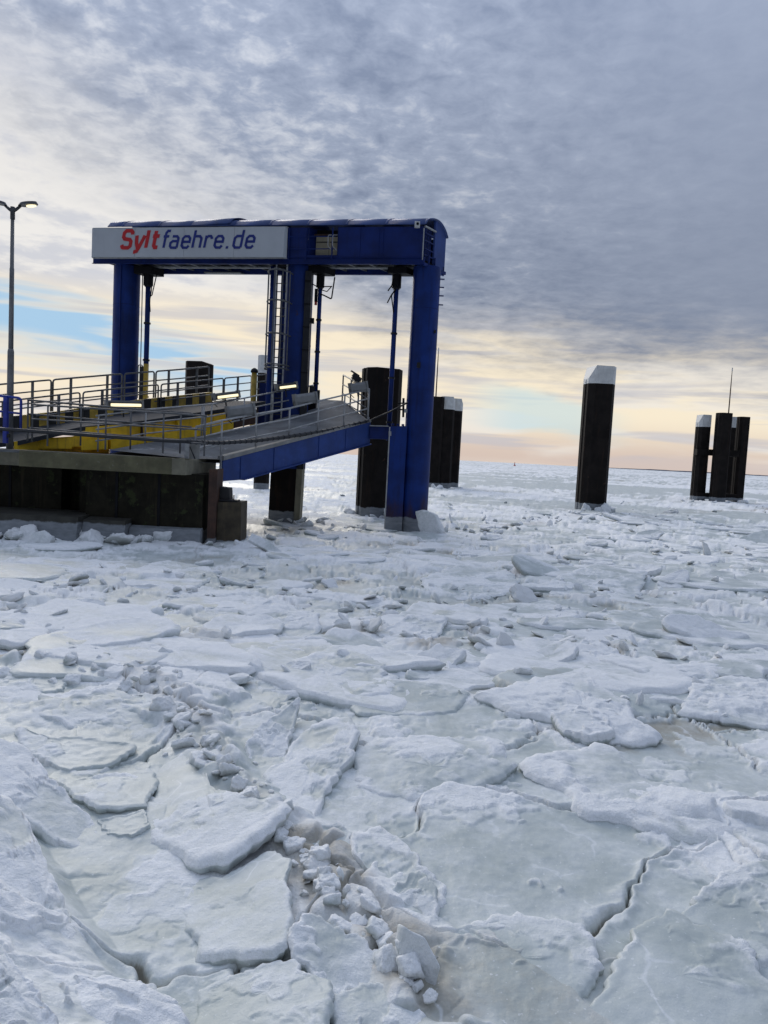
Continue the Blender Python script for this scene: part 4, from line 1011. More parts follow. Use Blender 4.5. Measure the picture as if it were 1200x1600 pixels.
    for a, b in ((2.99, 3.425), (3.44, 3.90)):
        m = MB(); gbox(m, a, b, .33, .40, zs0 + .03, zs1 - .26); d_ = m.build('door_leaf', 'door_beige', t)
        m = MB(); gbox(m, a + .02, b - .02, .31, .335, zs0 + .56, zs0 + .59); m.build('door_ledge', 'dark_steel', d_)
    m = MB(); m.beam(G(2.95, .30, zs1 - .2), G(3.95, .30, zs1 - .2), .03, .05); m.build('lintel', 'rust_steel', t)
    # guard bars and a small ladder frame before the doorway
    for z in (zs0 + .25, zs0 + .66):
        MB().tube([G(2.95, -.08, z), G(4.62, -.08, z)], .017, 6).build('guard_bar', 'blue_steel', t)
    for s in (3.05, 3.98, 4.58):
        MB().beam(G(s, -.08, zs0 - .1), G(s, -.08, zs1 - .08), .04, .04, up=GN).build('guard_post', 'blue_steel', t)
    for s in (2.93, 3.09):
        MB().tube(rounded([G(s, -.02, zs0 + .22), G(s, -.25, zs0 + .30), G(s, -.25, zs0 + .66), G(s, -.02, zs0 + .72)], .06), .014, 6).build('grab_handle', 'galvanised', t)
    # wall stiffeners seen as thin vertical lines
    for s in (1.36, 1.5):
        MB().beam(G(s, -.02, zs0), G(s, -.02, zs1 - .06), .03, .02, up=GN).build('wall_ladder_rail', 'blue_steel', t)
    MB().tube([G(-.02, -.05, zs0 - .1), G(-.02, -.05, zs1 - .1)], .018, 6).build('corner_post', 'galvanised', t)
    # right end: open bay with lattice, then a solid arched end wall
    for b in (.14, .30, .46):
        MB().beam(G(.02, b, Z0 + .2), G(.02, b, ZE - .05), .03, .03, up=-GS).build('bay_bar', 'blue_steel', t)
    for z in (Z0 + .32, Z0 + .52, Z0 + .78, Z0 + 1.02):
        MB().beam(G(.0, .06, z), G(.0, .66, z), .03, .035).build('bay_rail', 'blue_steel', t)
    m = MB(); gbox(m, .1, .14, .03, .66, Z0 + .2, ZE); m.build('bay_back', 'blue_steel', t)
    MB().beam(G(-.03, .0, ZE - .02), G(-.03, .68, ZE - .02), .05, .05).build('bay_lintel', 'galvanised', t)
    def arch(b): return ZE + .37 * math.sqrt(max(0, 1 - ((b - D_ * .52) / (D_ * .56)) ** 2)) - (0.0 if b < D_ * .52 else .16 * ((b - D_ * .52) / (D_ * .48)) ** 2)
    bs = np.linspace(.66, D_, 9)
    lo = [G(-.02, b, Z0 + .02) for b in bs]
    face = [G(-.02, bs[0], Z0 - .10), G(-.02, bs[-1], Z0 - .10)] + [G(-.02, b, arch(b) - .03) for b in bs[::-1]]
    back = [p + GS * .06 for p in face]
    MB().prism(face, back).build('end_wall', 'girder_blue', t)  # takes the lighter girder blue for the sky light falling on this end
    MB().beam(G(-.04, .0, Z0 - .0), G(-.04, D_ + .03, Z0 - .0), .06, .10).build('end_flange', 'blue_steel', t)
    for b in (.28, .66):
        MB().beam(G(-.06, b, Z0 - .05), G(-.06, b, Z0 + .34), .06, .04, up=-GS).build('end_bracket', 'blue_steel', t)
    # left end wall and back wall
    m = MB(); gbox(m, 11.42, 11.5, .06, D_ - .02, Z0 + .13, ZE); m.build('end_wall', 'blue_steel', t)
    m = MB(); gbox(m, .16, 11.4, D_ - .08, D_ - .03, Z0 + .2, ZE - .1); m.build('back_wall', 'blue_steel', t)
    # barrel roof in overlapping sheets
    bb = np.linspace(-.05, D_ + .04, 13)
    def sheet(s0, s1, dz0, dz1, name='roof_panel', par=t):
        v = []
        for s, dz in ((s0, dz0), (s1, dz1)):
            for b in bb: v.append(G(s, b, arch(b) + dz))
        for s, dz in ((s0, dz0), (s1, dz1)):
            for b in bb: v.append(G(s, b, arch(b) + dz - .025))
        k = len(bb); f = []
        for i in range(k - 1):
            f.append((i, i + 1, k + i + 1, k + i)); f.append((2 * k + i, 3 * k + i, 3 * k + i + 1, 2 * k + i + 1))
            f.append((i, 2 * k + i, 2 * k + i + 1, i + 1)); f.append((k + i, k + i + 1, 3 * k + i + 1, 3 * k + i))
        f += [(0, k, 3 * k, 2 * k), (k - 1, 3 * k - 1, 4 * k - 1, 2 * k - 1)]
        return mesh_obj(name, v, f, 'roof_blue', par, True)
    cuts = [-.06, 1.25, 2.6, 3.95, 5.3, 6.65, 8.0, 9.4, 10.8, 11.36]
    for i, (a, b) in enumerate(zip(cuts[:-1], cuts[1:])):
        o = sheet(a, b + .03, .004, .0)
        sheet(a - .02, a + .05, .014, .012, 'roof_seam', o)
    o = sheet(6.75, 8.2, .085, .015); tag(o, 'lifted loose roof sheet')
    # underside pieces at the lifting rods: winch boxes, rods, hose loops
    def rod(s, b, z1, r, low=None):
        p = G(s, b, 0)
        o = MB().tube([p + V(0, 0, z1), p + V(0, 0, 8.85)], r, 10).build('lifting_rod', 'column_blue', t, True)
        for z in np.linspace(z1 + .6, 8.2, 4):
            MB().tube([p + V(0, 0, z), p + V(0, 0, z + .06)], r * 1.35, 10).build('rod_collar', 'dark_steel', o)
        MB().tube([p + V(0, 0, 8.25), p + V(0, 0, 8.85)], r * 1.9, 10).build('rod_head', 'black_steel', o)
        return p
    p = rod(10.42, .68, 3.6, .095)
    m = MB(); gbox(m, 10.05, 10.75, .4, .95, 8.62, 8.88); m.build('winch_box', 'black_steel', t)
    MB().tube([p + V(.12, -.1, 8.7), p + V(.16, -.1, 8.1), p + V(.10, -.1, 7.7), p + V(.13, -.1, 7.3)], .02, 6).build('hose', 'black_steel', t)
    MB().tube([p + V(.35, -.1, 8.75), p + V(.24, -.1, 8.2), p + V(.18, -.1, 7.9), p + V(.12, -.1, 7.85)], .02, 6).build('hose', 'black_steel', t)
    p = rod(3.97, .75, 4.3, .075)
    m = MB(); gbox(m, 3.55, 4.15, .35, .9, 8.66, 8.88); m.build('winch_box', 'black_steel', t)
    MB().tube(rounded([p + V(.5, -.1, 8.6), p + V(.42, -.1, 7.85), p + V(.12, -.1, 7.98), p + V(.02, -.1, 8.0)], .06), .024, 6).build('hose', 'black_steel', t)
    MB().tube([p + V(.05, -.1, 8.15), p + V(.25, -.1, 8.1), p + V(.42, -.1, 8.3)], .018, 6).build('hose', 'black_steel', t)
    MB().tube([p + V(-.3, -.1, 8.35), p + V(-.1, -.1, 8.25), p + V(.4, -.1, 8.28)], .018, 6).build('hose', 'black_steel', t)
    MB().box(p + V(-.12, -.1, 7.95), (.05, 0, 0), (0, .05, 0), (0, 0, .22)).build('limit_switch', 'black_steel', t)
    MB().tube([p + V(-.12, -.1, 7.62), p + V(-.12, -.1, 7.74)], .045, 8).build('warning_lamp', 'red_paint', t)
    m = MB(); m.box(p + V(-.12, 0, 4.55), (.1, 0, 0), (0, .1, 0), (0, 0, .28)); m.box(p + V(.1, 0, 4.5), (.05, 0, 0), (0, .08, 0), (0, 0, .2)); m.build('rod_foot', 'dark_steel', t)
    p = rod(1.27, .75, 3.05, .085)
    m = MB(); gbox(m, .75, 1.4, .4, .95, 8.68, 8.88); m.build('winch_box', 'black_steel', t)
    MB().tube([p + V(-.1, -.1, 8.6), p + V(-.16, -.1, 8.3), p + V(-.28, -.1, 8.12)], .022, 6).build('hose', 'black_steel', t)
    MB().tube([p + V(.0, -.1, 8.2), p + V(-.15, -.1, 8.0), p + V(-.28, -.1, 7.72)], .022, 6).build('hose', 'black_steel', t)
    MB().tube([p + V(0, -.1, 8.3), p + V(-.15, -.1, 7.95), p + V(-.05, -.1, 7.4)], .02, 6).build('hose', 'black_steel', t)
    m = MB(); m.box(p + V(-.02, -.1, 3.2), (.14, 0, 0), (0, .12, 0), (0, 0, .12)); m.box(p + V(-.1, -.15, 3.42), (.05, 0, 0), (0, .05, 0), (0, 0, .12)); m.build('rod_foot', 'black_steel', t)
    # cross ties and chain from the right column to the ramp head
    MB().tube([at(580, 656, 25.4), at(610, 643, 25.3), at(637, 629, 25.2)], .03, 6).build('tie_bar', 'dark_steel', t)
    for v_ in (630, 640):
        MB().tube([at(622, v_, 25.6), at(641, v_, 25.6)], .025, 6).build('bracket_bar', 'black_steel', t)
    MB().beam(at(630.5, 622, 25.6), at(630, 652, 25.6), .07, .05, up=GN).build('bracket_post', 'black_steel', t)
    MB().box(at(634, 642, 25.15), (.05, 0, 0), (0, .03, 0), (0, 0, .06)).build('junction_box', 'galvanised', t)
    # camera on the right end of the house
    k = at(652, 351, 24.8)
    cm = MB().box(k, (.085, 0, 0), (0, .09, 0), (0, 0, .085)).build('camera_housing', 'pile_cap', t)
    MB().tube([k + V(0.01, -.085, 0), k + V(0.01, -.11, 0)], .045, 12).build('camera_lens', 'black_steel', cm)
def thing_part(name, parent):
    o = bpy.data.objects.new(name, None); COL.objects.link(o); o.parent = parent; ORG[o.name] = ORG[parent.name]; return o
build_gantry()

# ------------------------------------------------------------------ sign on the gantry
def build_sign():
    t = thing('sign_board', 'long grey-white sign board with red and blue lettering on the gantry front', 'sign', loc=tuple(G(8.3, -.2, 9.05)))
    s0, s1, z0, z1 = 4.62, 11.80, 9.045, 10.045
    cuts = [s0, 6.42, 8.27, 10.13, s1]
    for a, b in zip(cuts[:-1], cuts[1:]):
        m = MB(); gbox(m, a + .006, b - .006, -.25, -.09, z0, z1); m.build('sign_panel', 'sign_white', t)
    m = MB(); gbox(m, s0 - .02, s1 + .02, -.20, -.10, z1 + .002, z1 + .03); gbox(m, s0 - .02, s1 + .02, -.20, -.10, z0 - .03, z0 - .002); m.build('sign_frame', 'galvanised', t)
    for s in np.linspace(5.2, 11.5, 5):
        MB().beam(G(s, -.09, 9.5), G(s, .0, 9.5), .06, .5).build('sign_bracket', 'dark_steel', t)
    # letters drawn as strokes in a slanted squarish face; x, y in units of the cap height
    SH = .20
    O = lambda w, y1=.72: [[(.12 * w, 0), (.88 * w, 0)]]
    def ring(x0, x1, y0, y1, c=.13):
        return [(x0 + c, y0), (x1 - c, y0), (x1, y0 + c), (x1, y1 - c), (x1 - c, y1), (x0 + c, y1), (x0, y1 - c), (x0, y0 + c), (x0 + c, y0), (x0 + c * 1.2, y0)]
    def e_(w): return [[(w, .12), (w - .10, 0), (.12, 0), (0, .13), (0, .53), (.12, .66), (w - .12, .66), (w, .53), (w, .34), (0, .34)]]
    gl = {
        'S': (.58, [[(.0, .17), (.06, .03), (.14, 0), (.44, 0), (.56, .1), (.56, .36), (.46, .48), (.12, .52), (.02, .64), (.02, .88), (.14, 1.0), (.46, 1.0), (.56, .9), (.57, .78)]]),
        'y': (.50, [[(0, .72), (.06, .28), (.17, .02), (.27, .02)], [(.52, .72), (.26, .0), (.16, -.2), (.04, -.24), (-.04, -.24)]]),
        'l': (.10, [[(.05, 0), (.05, 1.02)]]),
        't': (.34, [[(.10, .98), (.10, .14), (.18, .02), (.36, .02)], [(-.06, .68), (.36, .68)]]),
        'f': (.32, [[(.08, 0), (.08, .86), (.17, .98), (.34, .98)], [(-.05, .66), (.30, .66)]]),
        'a': (.46, [[(.06, .66), (.34, .66), (.45, .55), (.45, 0)], [(.45, .38), (.12, .38), (0, .28), (0, .1), (.1, 0), (.45, 0)]]),
        'e': (.46, e_(.46)),
        'h': (.46, [[(0, 0), (0, 1.0)], [(0, .66), (.34, .66), (.46, .54), (.46, 0)]]),
        'r': (.36, [[(0, 0), (0, .70)], [(0, .54), (.12, .66), (.28, .66), (.36, .56), (.36, .5)]]),
        '.': (.10, [[(.05, -.06), (.05, .08)]]),
        'd': (.46, [[(.46, 0), (.46, 1.0)], [(.46, .66), (.12, .66), (0, .54), (0, .12), (.12, 0), (.46, 0)]]),
    }
    # letter, left edge and baseline along the board (from the photograph), bold?
    rows = [('S', 188.5, 389.5, 1), ('y', 209.5, 389.6, 1), ('l', 225.5, 389.5, 1), ('t', 236.0, 389.3, 1),
            ('f', 252.5, 388.8, 0), ('a', 264.0, 388.6, 0), ('e', 282.0, 388.5, 0), ('h', 299.5, 388.3, 0), ('r', 318.0, 388.0, 0),
            ('e', 333.5, 387.8, 0), ('.', 352.3, 387.8, 0), ('d', 363.0, 387.3, 0), ('e', 382.0, 387.0, 0)]
    fp = G(0, -.25, 0); nrm = np.cross(GS, V(0, 0, 1))
    def on_board(u, v):
        d = (u - 600) / FPX * _R - (v - 800) / FPX * _U + _f
        k = ((fp - V(0, 0, EYE)) @ nrm) / (d @ nrm); p = V(0, 0, EYE) + k * d
        return (p - fp) @ GS, p[2]
    CAP = .585
    for ch, u, v, bold in rows:
        w, strokes = gl[ch]
        s_left, zb = on_board(u, v); zb = 9.36
        th = .215 if bold else .145
        m = MB()
        for k, st in enumerate(strokes):
            pts = [np.array(p, float) for p in st]
            n = len(pts); L = []; Rr = []
            for i, p in enumerate(pts):
                d0 = pts[i] - pts[i - 1] if i else pts[1] - pts[0]
                d1 = pts[i + 1] - pts[i] if i < n - 1 else d0
                d0 = d0 / np.linalg.norm(d0); d1 = d1 / np.linalg.norm(d1)
                nn = np.array([-(d0 + d1)[1], (d0 + d1)[0]]); nn /= np.linalg.norm(nn) + 1e-9
                sc = min(1.6, 1 / max(.4, nn @ np.array([-d0[1], d0[0]])))
                L.append(p + nn * th / 2 * sc); Rr.append(p - nn * th / 2 * sc)
            def to3(q, lift):
                x = (q[0] + q[1] * SH + .04) * CAP; z = zb + q[1] * CAP
                return G(s_left - x, -.25, z) + GN * lift
            lift = .012 + .0015 * k
            vs = [to3(q, lift) for q in L] + [to3(q, lift) for q in Rr] + [to3(q, .001) for q in L] + [to3(q, .001) for q in Rr]
            f = []
            for i in range(n - 1):
                f += [(i, i + 1, n + i + 1, n + i), (i, 2 * n + i, 2 * n + i + 1, i + 1), (n + i, n + i + 1, 3 * n + i + 1, 3 * n + i)]
            f += [(0, n, 3 * n, 2 * n), (n - 1, 3 * n - 1, 4 * n - 1, 2 * n - 1)]
            m.add(vs, f)
        m.build('letter', 'sign_red' if bold else 'sign_blue', t)
build_sign()

# ------------------------------------------------------------------ railings
def railing(name, label, line, h, posts, mids, m='galvanised', r=.024, u0=None, u1=None, square=False, panels=None, group=None, post_h=None, drop=0.0):
    u0 = line[0][0] if u0 is None else u0; u1 = line[-1][0] if u1 is None else u1
    t = thing(name, label, 'railing', group or 'tube railings of the ramps and the pier', tuple(line_at(line, (u0 + u1) / 2) - V(0, 0, h)))
    knots = lambda a, b: [line_at(line, a)] + [at(*k) for k in line if a + 1 < k[0] < b - 1] + [line_at(line, b)]
    if panels:
        for a, b in panels:
            k = knots(a, b); dn = V(0, 0, h * .92)
            MB().tube(rounded([k[0] - V(0, 0, h * .8)] + k + [k[-1] - V(0, 0, h * .8)], .09), r, 8).build('panel_frame', m, t, True)
            for q in mids:
                MB().tube([p - V(0, 0, q) for p in k], r * .8, 6).build('mid_rail', m, t, True)
    else:
        k = knots(u0, u1)
        MB().tube(k, r, 8).build('top_rail', m, t, True)
        for q in mids: MB().tube([p - V(0, 0, q) for p in k], r * .85, 6).build('mid_rail', m, t, True)
    for u in posts:
        p = line_at(line, u); hh = (post_h or h)
        if square: MB().beam(p - V(0, 0, hh), p + V(0, 0, -.01), .075, .05, up=GN).build('post', m, t)
        else: MB().tube([p - V(0, 0, hh), p], r * .95, 8).build('post', m, t, True)
    return t
# far railings beyond the vehicle ramp, panels with rounded corners
railing('railing', 'dark panel railing farthest back along the vehicle ramp, against the sky', near_line([(-60, 606, 22.5), (51, 596, 24.6), (168, 586, 28.6), (278, 577.5, 31.6), (327, 573, 33.0)]), 1.3,
        [-5, 51, 111, 168, 264, 308], [.33, .70], 'weathered_rail', .03, square=True, panels=[(-55, 80), (83, 191), (195, 241), (244, 327)])
railing('railing', 'dark panel railing in front of the striped kerb on the vehicle ramp', near_line([(-60, 634, 21.0), (0, 628, 22.2), (92, 617, 23.6), (160, 609.5, 26.4), (278, 598, 30.3), (349, 591, 32.6), (393, 587, 34), (425, 584, 35)]), 1.02,
        [5, 92, 160, 278, 372, 416], [.27, .56], 'weathered_rail', .027, square=True, panels=[(-55, 125), (130, 247.5), (252, 349), (351, 393), (401, 425)])
# between the two decks, carrying the lit strip lamps
railing('railing', 'pale tube railing between yellow girder and grey deck, carrying the lit strip lamps', near_line([(150, 650, 22.2), (228, 640, 24.3), (331, 631.5, 26.4), (382, 622, 27.7), (427, 613, 28.9), (469, 606, 30.5), (493, 601, 31.6)]), .98,
        [154, 228, 316, 319, 331, 382, 427, 469, 481, 492.5], [.37, .68], 'galvanised', .025)
# outer edge of the loading ramp
rl = [(306, 667, 20.0), (347, 657, 20.5), (401, 647, 21.7), (453, 638, 22.75), (498, 626.5, 23.75), (539, 617, 24.65), (577, 608, 25.5)]
t = railing('railing', 'pale tube railing along the outer edge of the loading ramp above the blue girder', rl, 1.02, [], [.32, .66], 'galvanised', .027)
for u, dp in ((347, 1.55), (401, 1.5), (453, 1.48), (498, 1.48), (539, 1.5), (577, 1.44)):
    p = line_at(rl, u); o = MB().tube([p - V(0, 0, 1.0), p], .026, 8).build('post', 'galvanised', t, True)
    off = RN * .10
    MB().beam(p - V(0, 0, dp) + off * .2, p - V(0, 0, .95) + off * .2, .07, .05, up=RN).build('post_foot', 'galvanised', t)
p = at(306, 667, 20.0); MB().tube(rounded([at(347, 657, 20.5) - V(0, 0, .02), p, p - V(0, 0, .60), at(347, 690, 20.5)], .06), .024, 8).build('end_loop', 'galvanised', t, True)
# across the head of the ramp
hl = [(536.5, 586, 28.0), (577, 608, 25.5)]
railing('railing', 'grey barrier railing across the raised head of the loading ramp', hl, 1.02, [536.5, 549, 561, 576], [.35, .68, .95], 'weathered_rail', .03)
# two rows on the pier edge
railing('railing', 'grey tube railing nearest the viewer along the pier edge', [(50, 632, 18.78), (300, 648, 18.72), (323, 650, 18.9)], 1.02, [75, 166, 256, 321], [.36, .70], 'weathered_rail', .024)
railing('railing', 'second grey tube railing just behind the pier edge railing', [(43, 625, 19.5), (160, 635, 19.6), (300, 646, 19.7)], 1.08, [44, 51, 127, 205, 283], [.36, .72], 'weathered_rail', .025)
t = thing('blue_railing', 'short bright blue guard rail loop at the left end of the pier', 'railing', loc=tuple(at(10, 693, 19.3)))
a, b = at(-60, 612, 19.35), at(33, 622, 19.3)
MB().tube(rounded([a, b, b - V(0, 0, .86)], .1), .035, 8).build('rail_loop', 'rail_blue', t, True)
for q in (.40, .83): MB().tube([a - V(0, 0, q), b - V(0, 0, q)], .028, 8).build('mid_rail', 'rail_blue', t, True)
p = at(9.5, 620, 19.3); MB().beam(p - V(0, 0, 1.2), p, .11, .08, up=GN).build('post', 'rail_blue', t)
MB().box(p - V(-.09, .02, 1.0), (.03, 0, 0), (0, .03, 0), (0, 0, .05)).build('latch', 'dark_steel', t)

# ------------------------------------------------------------------ hose along the pier and the ramp
t = thing('cable_hose', 'thick black banded hose slung along pier railing and blue girder', 'hose', loc=tuple(at(43, 673, 18.7)))
pl = [at(-20, 669, 18.75), at(43, 673, 18.72), at(166, 682, 18.66), at(256, 688.5, 18.6), at(292, 690, 18.6)]
MB().tube(pl, .045, 10).build('straight_hose', 'hose', t, True)
hk = [(292, 690, 18.6), (318, 691.5, 19.4), (347, 692, 20.2), (401, 688.5, 21.35), (453, 682, 22.45), (498, 675, 23.45), (539, 666.5, 24.45), (576, 657.5, 25.35)]
hp = [at(*k) for k in hk]
MB().tube(hp, .050, 10).build('ribbed_hose', 'hose', t, True)
for u in np.arange(298, 575, 8.5):
    p = line_at(hk, u); q = line_at(hk, u + 1.0); MB().tube([p, q], .060, 10).build('hose_band', 'dark_steel', t)

# ------------------------------------------------------------------ lamps
def strip_lamp(u, v, Y, L, ang, lit, label, tilt):
    p = at(u, v, Y); t = thing('strip_lamp', label, 'lamp', 'strip lamps on the ramp railings', tuple(p))
    d = V(math.cos(ang), math.sin(ang) * .9, tilt); d /= np.linalg.norm(d)
    n = np.cross(d, V(0, 0, 1)); n /= np.linalg.norm(n)
    if n[1] > 0: n = -n
    w = np.cross(d, n)
    w = w if w[2] > 0 else -w
    m = MB(); a, b = p - d * L / 2, p + d * L / 2
    hh = .10 if lit else .165
    prof = [(-.12, -hh * .7), (.02, -hh), (.09, -hh * .5), (.09, hh * .5), (.02, hh), (-.12, hh * .7)]
    m.prism([a + n * x + w * y for x, y in prof], [b + n * x + w * y for x, y in prof])
    m.build('housing', 'fixture_grey' if not lit else 'lamp_head', t)
    for q in (a, b):
        MB().box(q, d * .03, n * .12, w * (hh + .02)).build('end_cap', 'fixture_grey', t)
    if lit:
        MB().tube([a + d * .1 + n * .12 + w * -.03, b - d * .06 + n * .12 + w * -.03], .042, 10).build('tube', 'lit_tube', t, True)
        MB().box(p + n * .02 - w * .14, d * L * .47, n * .13, w * .012).build('reflector', 'dark_steel', t)
    MB().beam(p - w * .1 - n * .1, p - w * (.36 if lit else .30) - n * .12, .05, .03, up=d).build('bracket', 'dark_steel', t)
    MB().tube([a - d * .02, a - d * .07 - w * .15, a + d * .08 - w * .32], .012, 5).build('lead', 'dark_steel', t)
strip_lamp(194, 631.5, 20.9, .98, math.radians(38), True, 'lit strip lamp on the railing in front of the left blue column', .06)
strip_lamp(353, 618, 23.4, .82, math.radians(35), True, 'lit strip lamp on the railing beside the dark pile top', .2)
strip_lamp(447, 603.5, 25.2, .72, math.radians(30), True, 'lit strip lamp on the railing below the middle column', .2)
strip_lamp(376, 642, 21.25, .78, math.radians(32), False, 'grey back of strip lamp on ramp railing before the yellow girder', .2)
strip_lamp(477, 623, 23.4, .72, math.radians(32), False, 'grey back of strip lamp on ramp railing right of the middle column', .2)
strip_lamp(560, 605.5, 25.2, .58, math.radians(30), False, 'grey back of strip lamp at the very head of the ramp', .2)
t = thing('floodlight', 'small floodlight tilted up on the barrier at the ramp head', 'lamp', loc=tuple(at(557, 597, 27.5)))
p = at(557, 591, 26.8)
m = MB(); m.box(p, (.13, .05, -.09), (.03, -.12, 0), (.05, .02, .08)); m.build('housing', 'dark_steel', t)
m = MB(); m.box(p + V(-.03, -.10, .03), (.11, .04, -.08), (.0, -.01, 0), (.035, .01, .05)); m.build('glass', 'fixture_grey', t)
m = MB(); m.box(p + V(-.06, -.03, .17), (.15, .05, -.08), (.02, -.1, 0), (.008, 0, .012)); m.build('visor', 'dark_steel', t)
MB().tube(rounded([p + V(-.14, 0, 0), p + V(-.14, 0, -.15), p + V(.16, 0, -.15), p + V(.16, 0, .02)], .04), .014, 6).build('yoke', 'dark_steel', t)

def lamp_post():
    b = at(15, 692, 19.6); t = thing('lamp_post', 'slender grey double-armed street lamp at the left edge', 'street lamp', loc=(b[0], b[1], 2.17))
    x, y = b[0], b[1]; zt = at(30, 327, 19.6)[2]
    q = lambda z, dx=0: V(x + dx, y, z)
    z1 = at(20, 545, 19.6)[2]; z2 = at(26, 420, 19.6)[2]
    MB().tube([q(2.15), q(z1 - .08), q(z1)], [.085, .080, .066], 16).build('lower_pole', 'lamp_pole', t, True)
    MB().tube([q(z1 - .02), q(z2), q(z2 + .02), q(zt - .25)], [.063, .056, .049, .045], 16).build('upper_pole', 'lamp_pole', t, True)
    MB().tube([q(zt - .26), q(zt + .05)], .058, 12).build('pole_cap', 'lamp_head', t, True)
    for sgn in (1, -1):
        ar = MB().tube([q(zt - .08), q(zt + .0, sgn * .10), q(zt + .08, sgn * .20)], [.035, .04, .035], 8).build('arm', 'lamp_head', t, True)
        n = 14; top = []; bot = []
        for i in range(n):
            a = 2 * math.pi * i / n; r_ = .26; cx = .40
            px_ = cx + r_ * math.cos(a); py_ = .12 * math.sin(a) * (1.1 - .2 * math.cos(a))
            zz = zt + .08 + (px_ - .14) * .12
            bot.append(V(x + sgn * px_, y + py_, zz)); top.append(V(x + sgn * (cx + (px_ - cx) * .8), y + py_ * .7, zz + .075))
        h = MB().prism(bot, top).build('luminaire', 'lamp_head', t)
        k = [V(x + sgn * (.48 + .13 * math.cos(a)), y - .0 + .085 * math.sin(a), zt + .08 + (.34 + .13 * math.cos(a)) * .12 - .012) for a in np.linspace(0, 2 * math.pi, 13)[:-1]]
        MB().prism([p - V(0, 0, .02) for p in k], k).build('lit_lens', 'lit_lamp', h)
lamp_post()

t = thing('guide_post', 'ochre steel guide post with domed cap beside the middle column', 'post', loc=tuple(at(395, 640, 29.5)))
p = at(397.5, 581, 26.9)
MB().tube([p - V(0, 0, 2.0), p], .10, 12).build('shaft', 'kerb_yellow', t, True)
MB().tube([p - V(0, 0, .03), p + V(0, 0, .02), p + V(0, 0, .09), p + V(0, 0, .14)], [.13, .14, .11, .03], 12).build('dome_cap', 'dark_steel', t, True)
t = thing('rod_casing', 'ochre and black casing round the foot of the left lifting rod', 'post', loc=tuple(at(219, 640, 27.2)))
p = G(10.42, .68, 0); zc = at(224, 569, 27.4)[2]
MB().box(V(p[0] + .06, p[1] - .16, zc - .85), (.07, 0, 0), (0, .07, 0), (0, 0, .85)).build('ochre_face', 'kerb_yellow', t)
MB().box(V(p[0] - .09, p[1] - .12, zc - .95), (.075, 0, 0), (0, .1, 0), (0, 0, .85)).build('black_face', 'kerb_black', t)
q = V(p[0] - .22, p[1] - .2, zc - .05); MB().tube(rounded([q - V(0, 0, 1.2), q, q + V(.16, 0, .0), q + V(.16, 0, -.3)], .07), .02, 6).build('grab_rail', 'weathered_rail', t)

# ------------------------------------------------------------------ steel box piles
def pile_mesh(w, h, cut=0.0, cut_dir=-1, cap=0.0, zb=-.6, seed=0, rot=0.0):
    """box of two trough sheet piles: eight-sided with interlock ribs; the top may be cut on a slant; returns shaft and cap meshes"""
    a = w / 2; k = a * .60
    prof = [(-k, -a * .9), (k, -a * .9), (a * .95, -k * .75), (a * .95, -.04), (a, -.04), (a, .04), (a * .95, .04), (a * .95, k * .75), (k, a * .9), (-k, a * .9),
            (-a * .95, k * .75), (-a * .95, .04), (-a, .04), (-a, -.04), (-a * .95, -.04), (-a * .95, -k * .75)]
    cr, sr = math.cos(rot), math.sin(rot)
    raw = [p[0] for p in prof]
    prof = [(x * cr - y * sr, x * sr + y * cr) for x, y in prof]
    rnd = random.Random(seed)
    def top(x): # slanted cut on one side
        q = x * cut_dir / a
        return h - max(0, (q - .61) / .39) * cut
    n = len(prof)
    split = h - cap
    sv = [V(x, y, zb) for x, y in prof] + [V(x, y, (min(split, top(q)) if cap else top(q)) + (rnd.uniform(-.012, .012) if cap else 0)) for (x, y), q in zip(prof, raw)]
    f = [tuple(n + q for q in face) for face in ((0, 1, 8, 9), (1, 2, 7, 8), (2, 3, 6, 7), (3, 4, 5, 6), (15, 0, 9, 10), (14, 15, 10, 11), (13, 14, 11, 12))]
    f += [(i, (i + 1) % n, n + (i + 1) % n, n + i) for i in range(n)]
    cv = None
    if cap:
        g = 1.006
        cv = [V(x * g, y * g, sv[n + i][2] - .03) for i, (x, y) in enumerate(prof)] + [V(x * g, y * g, top(q) + .004) for (x, y), q in zip(prof, raw)]
    return sv, f, cv
def pile(u, v_base, v_top, wpx, label, cap_px=0, cut_px=0, cut_dir=-1, Y=None, parent=None, seed=0, ub=None, rot=0.12):
    g = ground(u, v_base); Y = Y or g[1]
    X = at(u, v_base, Y)[0]; h = at(u, v_top, Y)[2]; sc = Y / FPX
    t = parent or thing('steel_pile', label, 'pile', 'steel box piles in the ice', (X, Y, 0), True)
    off = V(X, Y, 0) if parent else V(0, 0, 0)
    sv, f, cv = pile_mesh(wpx * sc, h, cut_px * sc, cut_dir, cap_px * sc, seed=seed, rot=rot)
    s = mesh_obj('shaft' if not parent else 'pile', [p + off for p in sv], f, 'pile_steel', t)
    if cv: mesh_obj('painted_cap', [p + off for p in cv], f, 'pile_cap', s if parent else t)
    return t, V(X, Y, h)
pile(922, 796, 573, 45, 'tall lone dark steel pile with slanted white painted top', 26, 22, -1, seed=1)
pile(586, 806, 577, 60, 'broad black steel pile without cap, between ramp head and right gantry column', 0, 0, seed=2, rot=.35)
pile(408, 764, 556, 24, 'dark steel pile with white top behind the middle gantry column', 26, 0, seed=3)
pile(306, 757, 566, 40, 'flat black pile top behind the striped kerb and far railing', 0, 3, 1, Y=49, seed=4, rot=-.2)
def mast(p, h, parent):
    MB().tube([p - V(0, 0, .4), p + V(0, 0, h * .55), p + V(0, 0, h)], [.06, .05, .025], 6).build('mast', 'rust_steel', parent)
    MB().tube([p + V(0, 0, h * .93), p + V(0, 0, h)], .05, 6).build('mast_tip', 'pile_cap', parent)
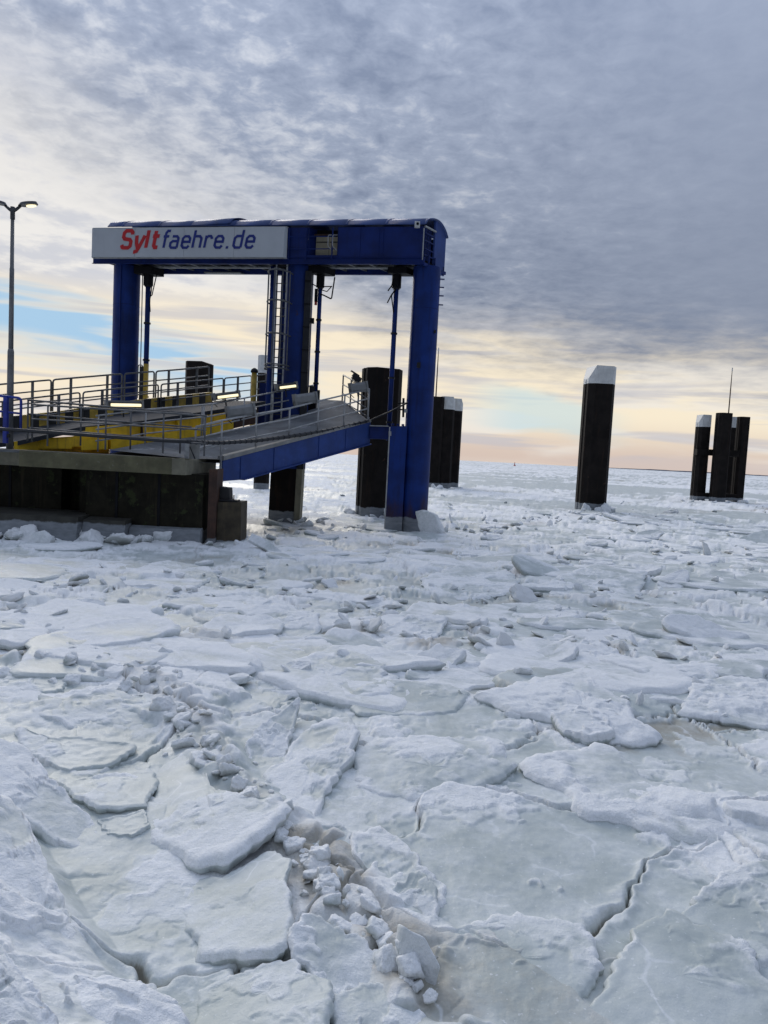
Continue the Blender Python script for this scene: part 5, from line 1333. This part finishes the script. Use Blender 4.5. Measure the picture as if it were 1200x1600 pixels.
def dolphins():
    Y = 67.0; g = at(690, 760, Y)
    t = thing('mooring_dolphin', 'mooring dolphin of three dark piles right behind the right gantry column', 'dolphin', 'mooring dolphins', (g[0], Y, 0))
    off = V(g[0], Y, 0)
    def rel(*a, **k):
        _, p = pile(*a, parent=t, **k); return p
    ps = [rel(673, 760, 620, 27, '', 0, 0, 1, Y=66.0, seed=5), rel(692, 761, 620, 23, '', 19, 10, 1, Y=66.5, seed=6), rel(705.5, 762, 623, 20, '', 18, 9, 1, Y=69.0, seed=7)]
    m = at(681, 622, 66.0); mast(m, 77 * 66 / FPX, t)
    MB().beam(at(668, 690, 67), at(708, 692, 67.5), .5, .5).build('cross_beam', 'pile_steel', t)
    Y = 66.8; g = at(1118, 783, Y)
    t2 = thing('mooring_dolphin', 'mooring dolphin of four tied piles with thin mast at the right edge', 'dolphin', 'mooring dolphins', (g[0], Y, 0))
    t = t2
    rel(1089, 783, 648, 21, '', 18, 13, -1, Y=66.8, seed=8); rel(1120, 784, 645, 23, '', 0, 0, -1, Y=65.5, seed=9)
    rel(1136, 782, 651, 9, '', 16, 0, 1, Y=69.2, seed=10); rel(1150.5, 784, 651, 18, '', 0, 0, 1, Y=67, seed=11)
    for v_ in (707, 775):
        MB().beam(at(1087, v_ - 1, 66.4), at(1153, v_ + 2, 66.4), .6, .55).build('cross_beam', 'pile_steel', t2)
    mast(at(1138, 650, 66.5), 74 * 66.5 / FPX, t2)
dolphins()

# ------------------------------------------------------------------ far marks
t = thing('channel_buoy', 'tiny red channel buoy on the far ice near the horizon', 'buoy', loc=tuple(ground(804, 728)), local=True)
g = ground(804, 728)
MB().tube([V(0, 0, -.2), V(0, 0, .5), V(0, 0, .8), V(0, 0, 2.2), V(0, 0, 2.4)], [1.0, 1.0, .4, .25, .05], 10).build('body', 'red_paint', t, True)
MB().tube([V(0, 0, 2.4), V(0, 0, 3.0)], .3, 8).build('top_mark', 'red_paint', t)
v = []; f = []
rn = random.Random(4); n = 90
for i in range(n):
    X = 1600 + i * 45; hgt = 2.5 + 5 * max(0, math.sin(i * .07)) + rn.uniform(0, 3)
    hgt *= min(1, i / 12, (n - 1 - i) / 12)
    v += [V(X, 6400, -1), V(X, 6400, EYE * 0 + hgt), V(X, 6550, -1)]
for i in range(n - 1):
    a = 3 * i; f += [(a, a + 3, a + 4, a + 1), (a + 1, a + 4, a + 5, a + 2)]
tag(mesh_obj('far_coast', v, f, 'coast', None, True), 'low dark coast line on the horizon at right', None, None, 'structure')
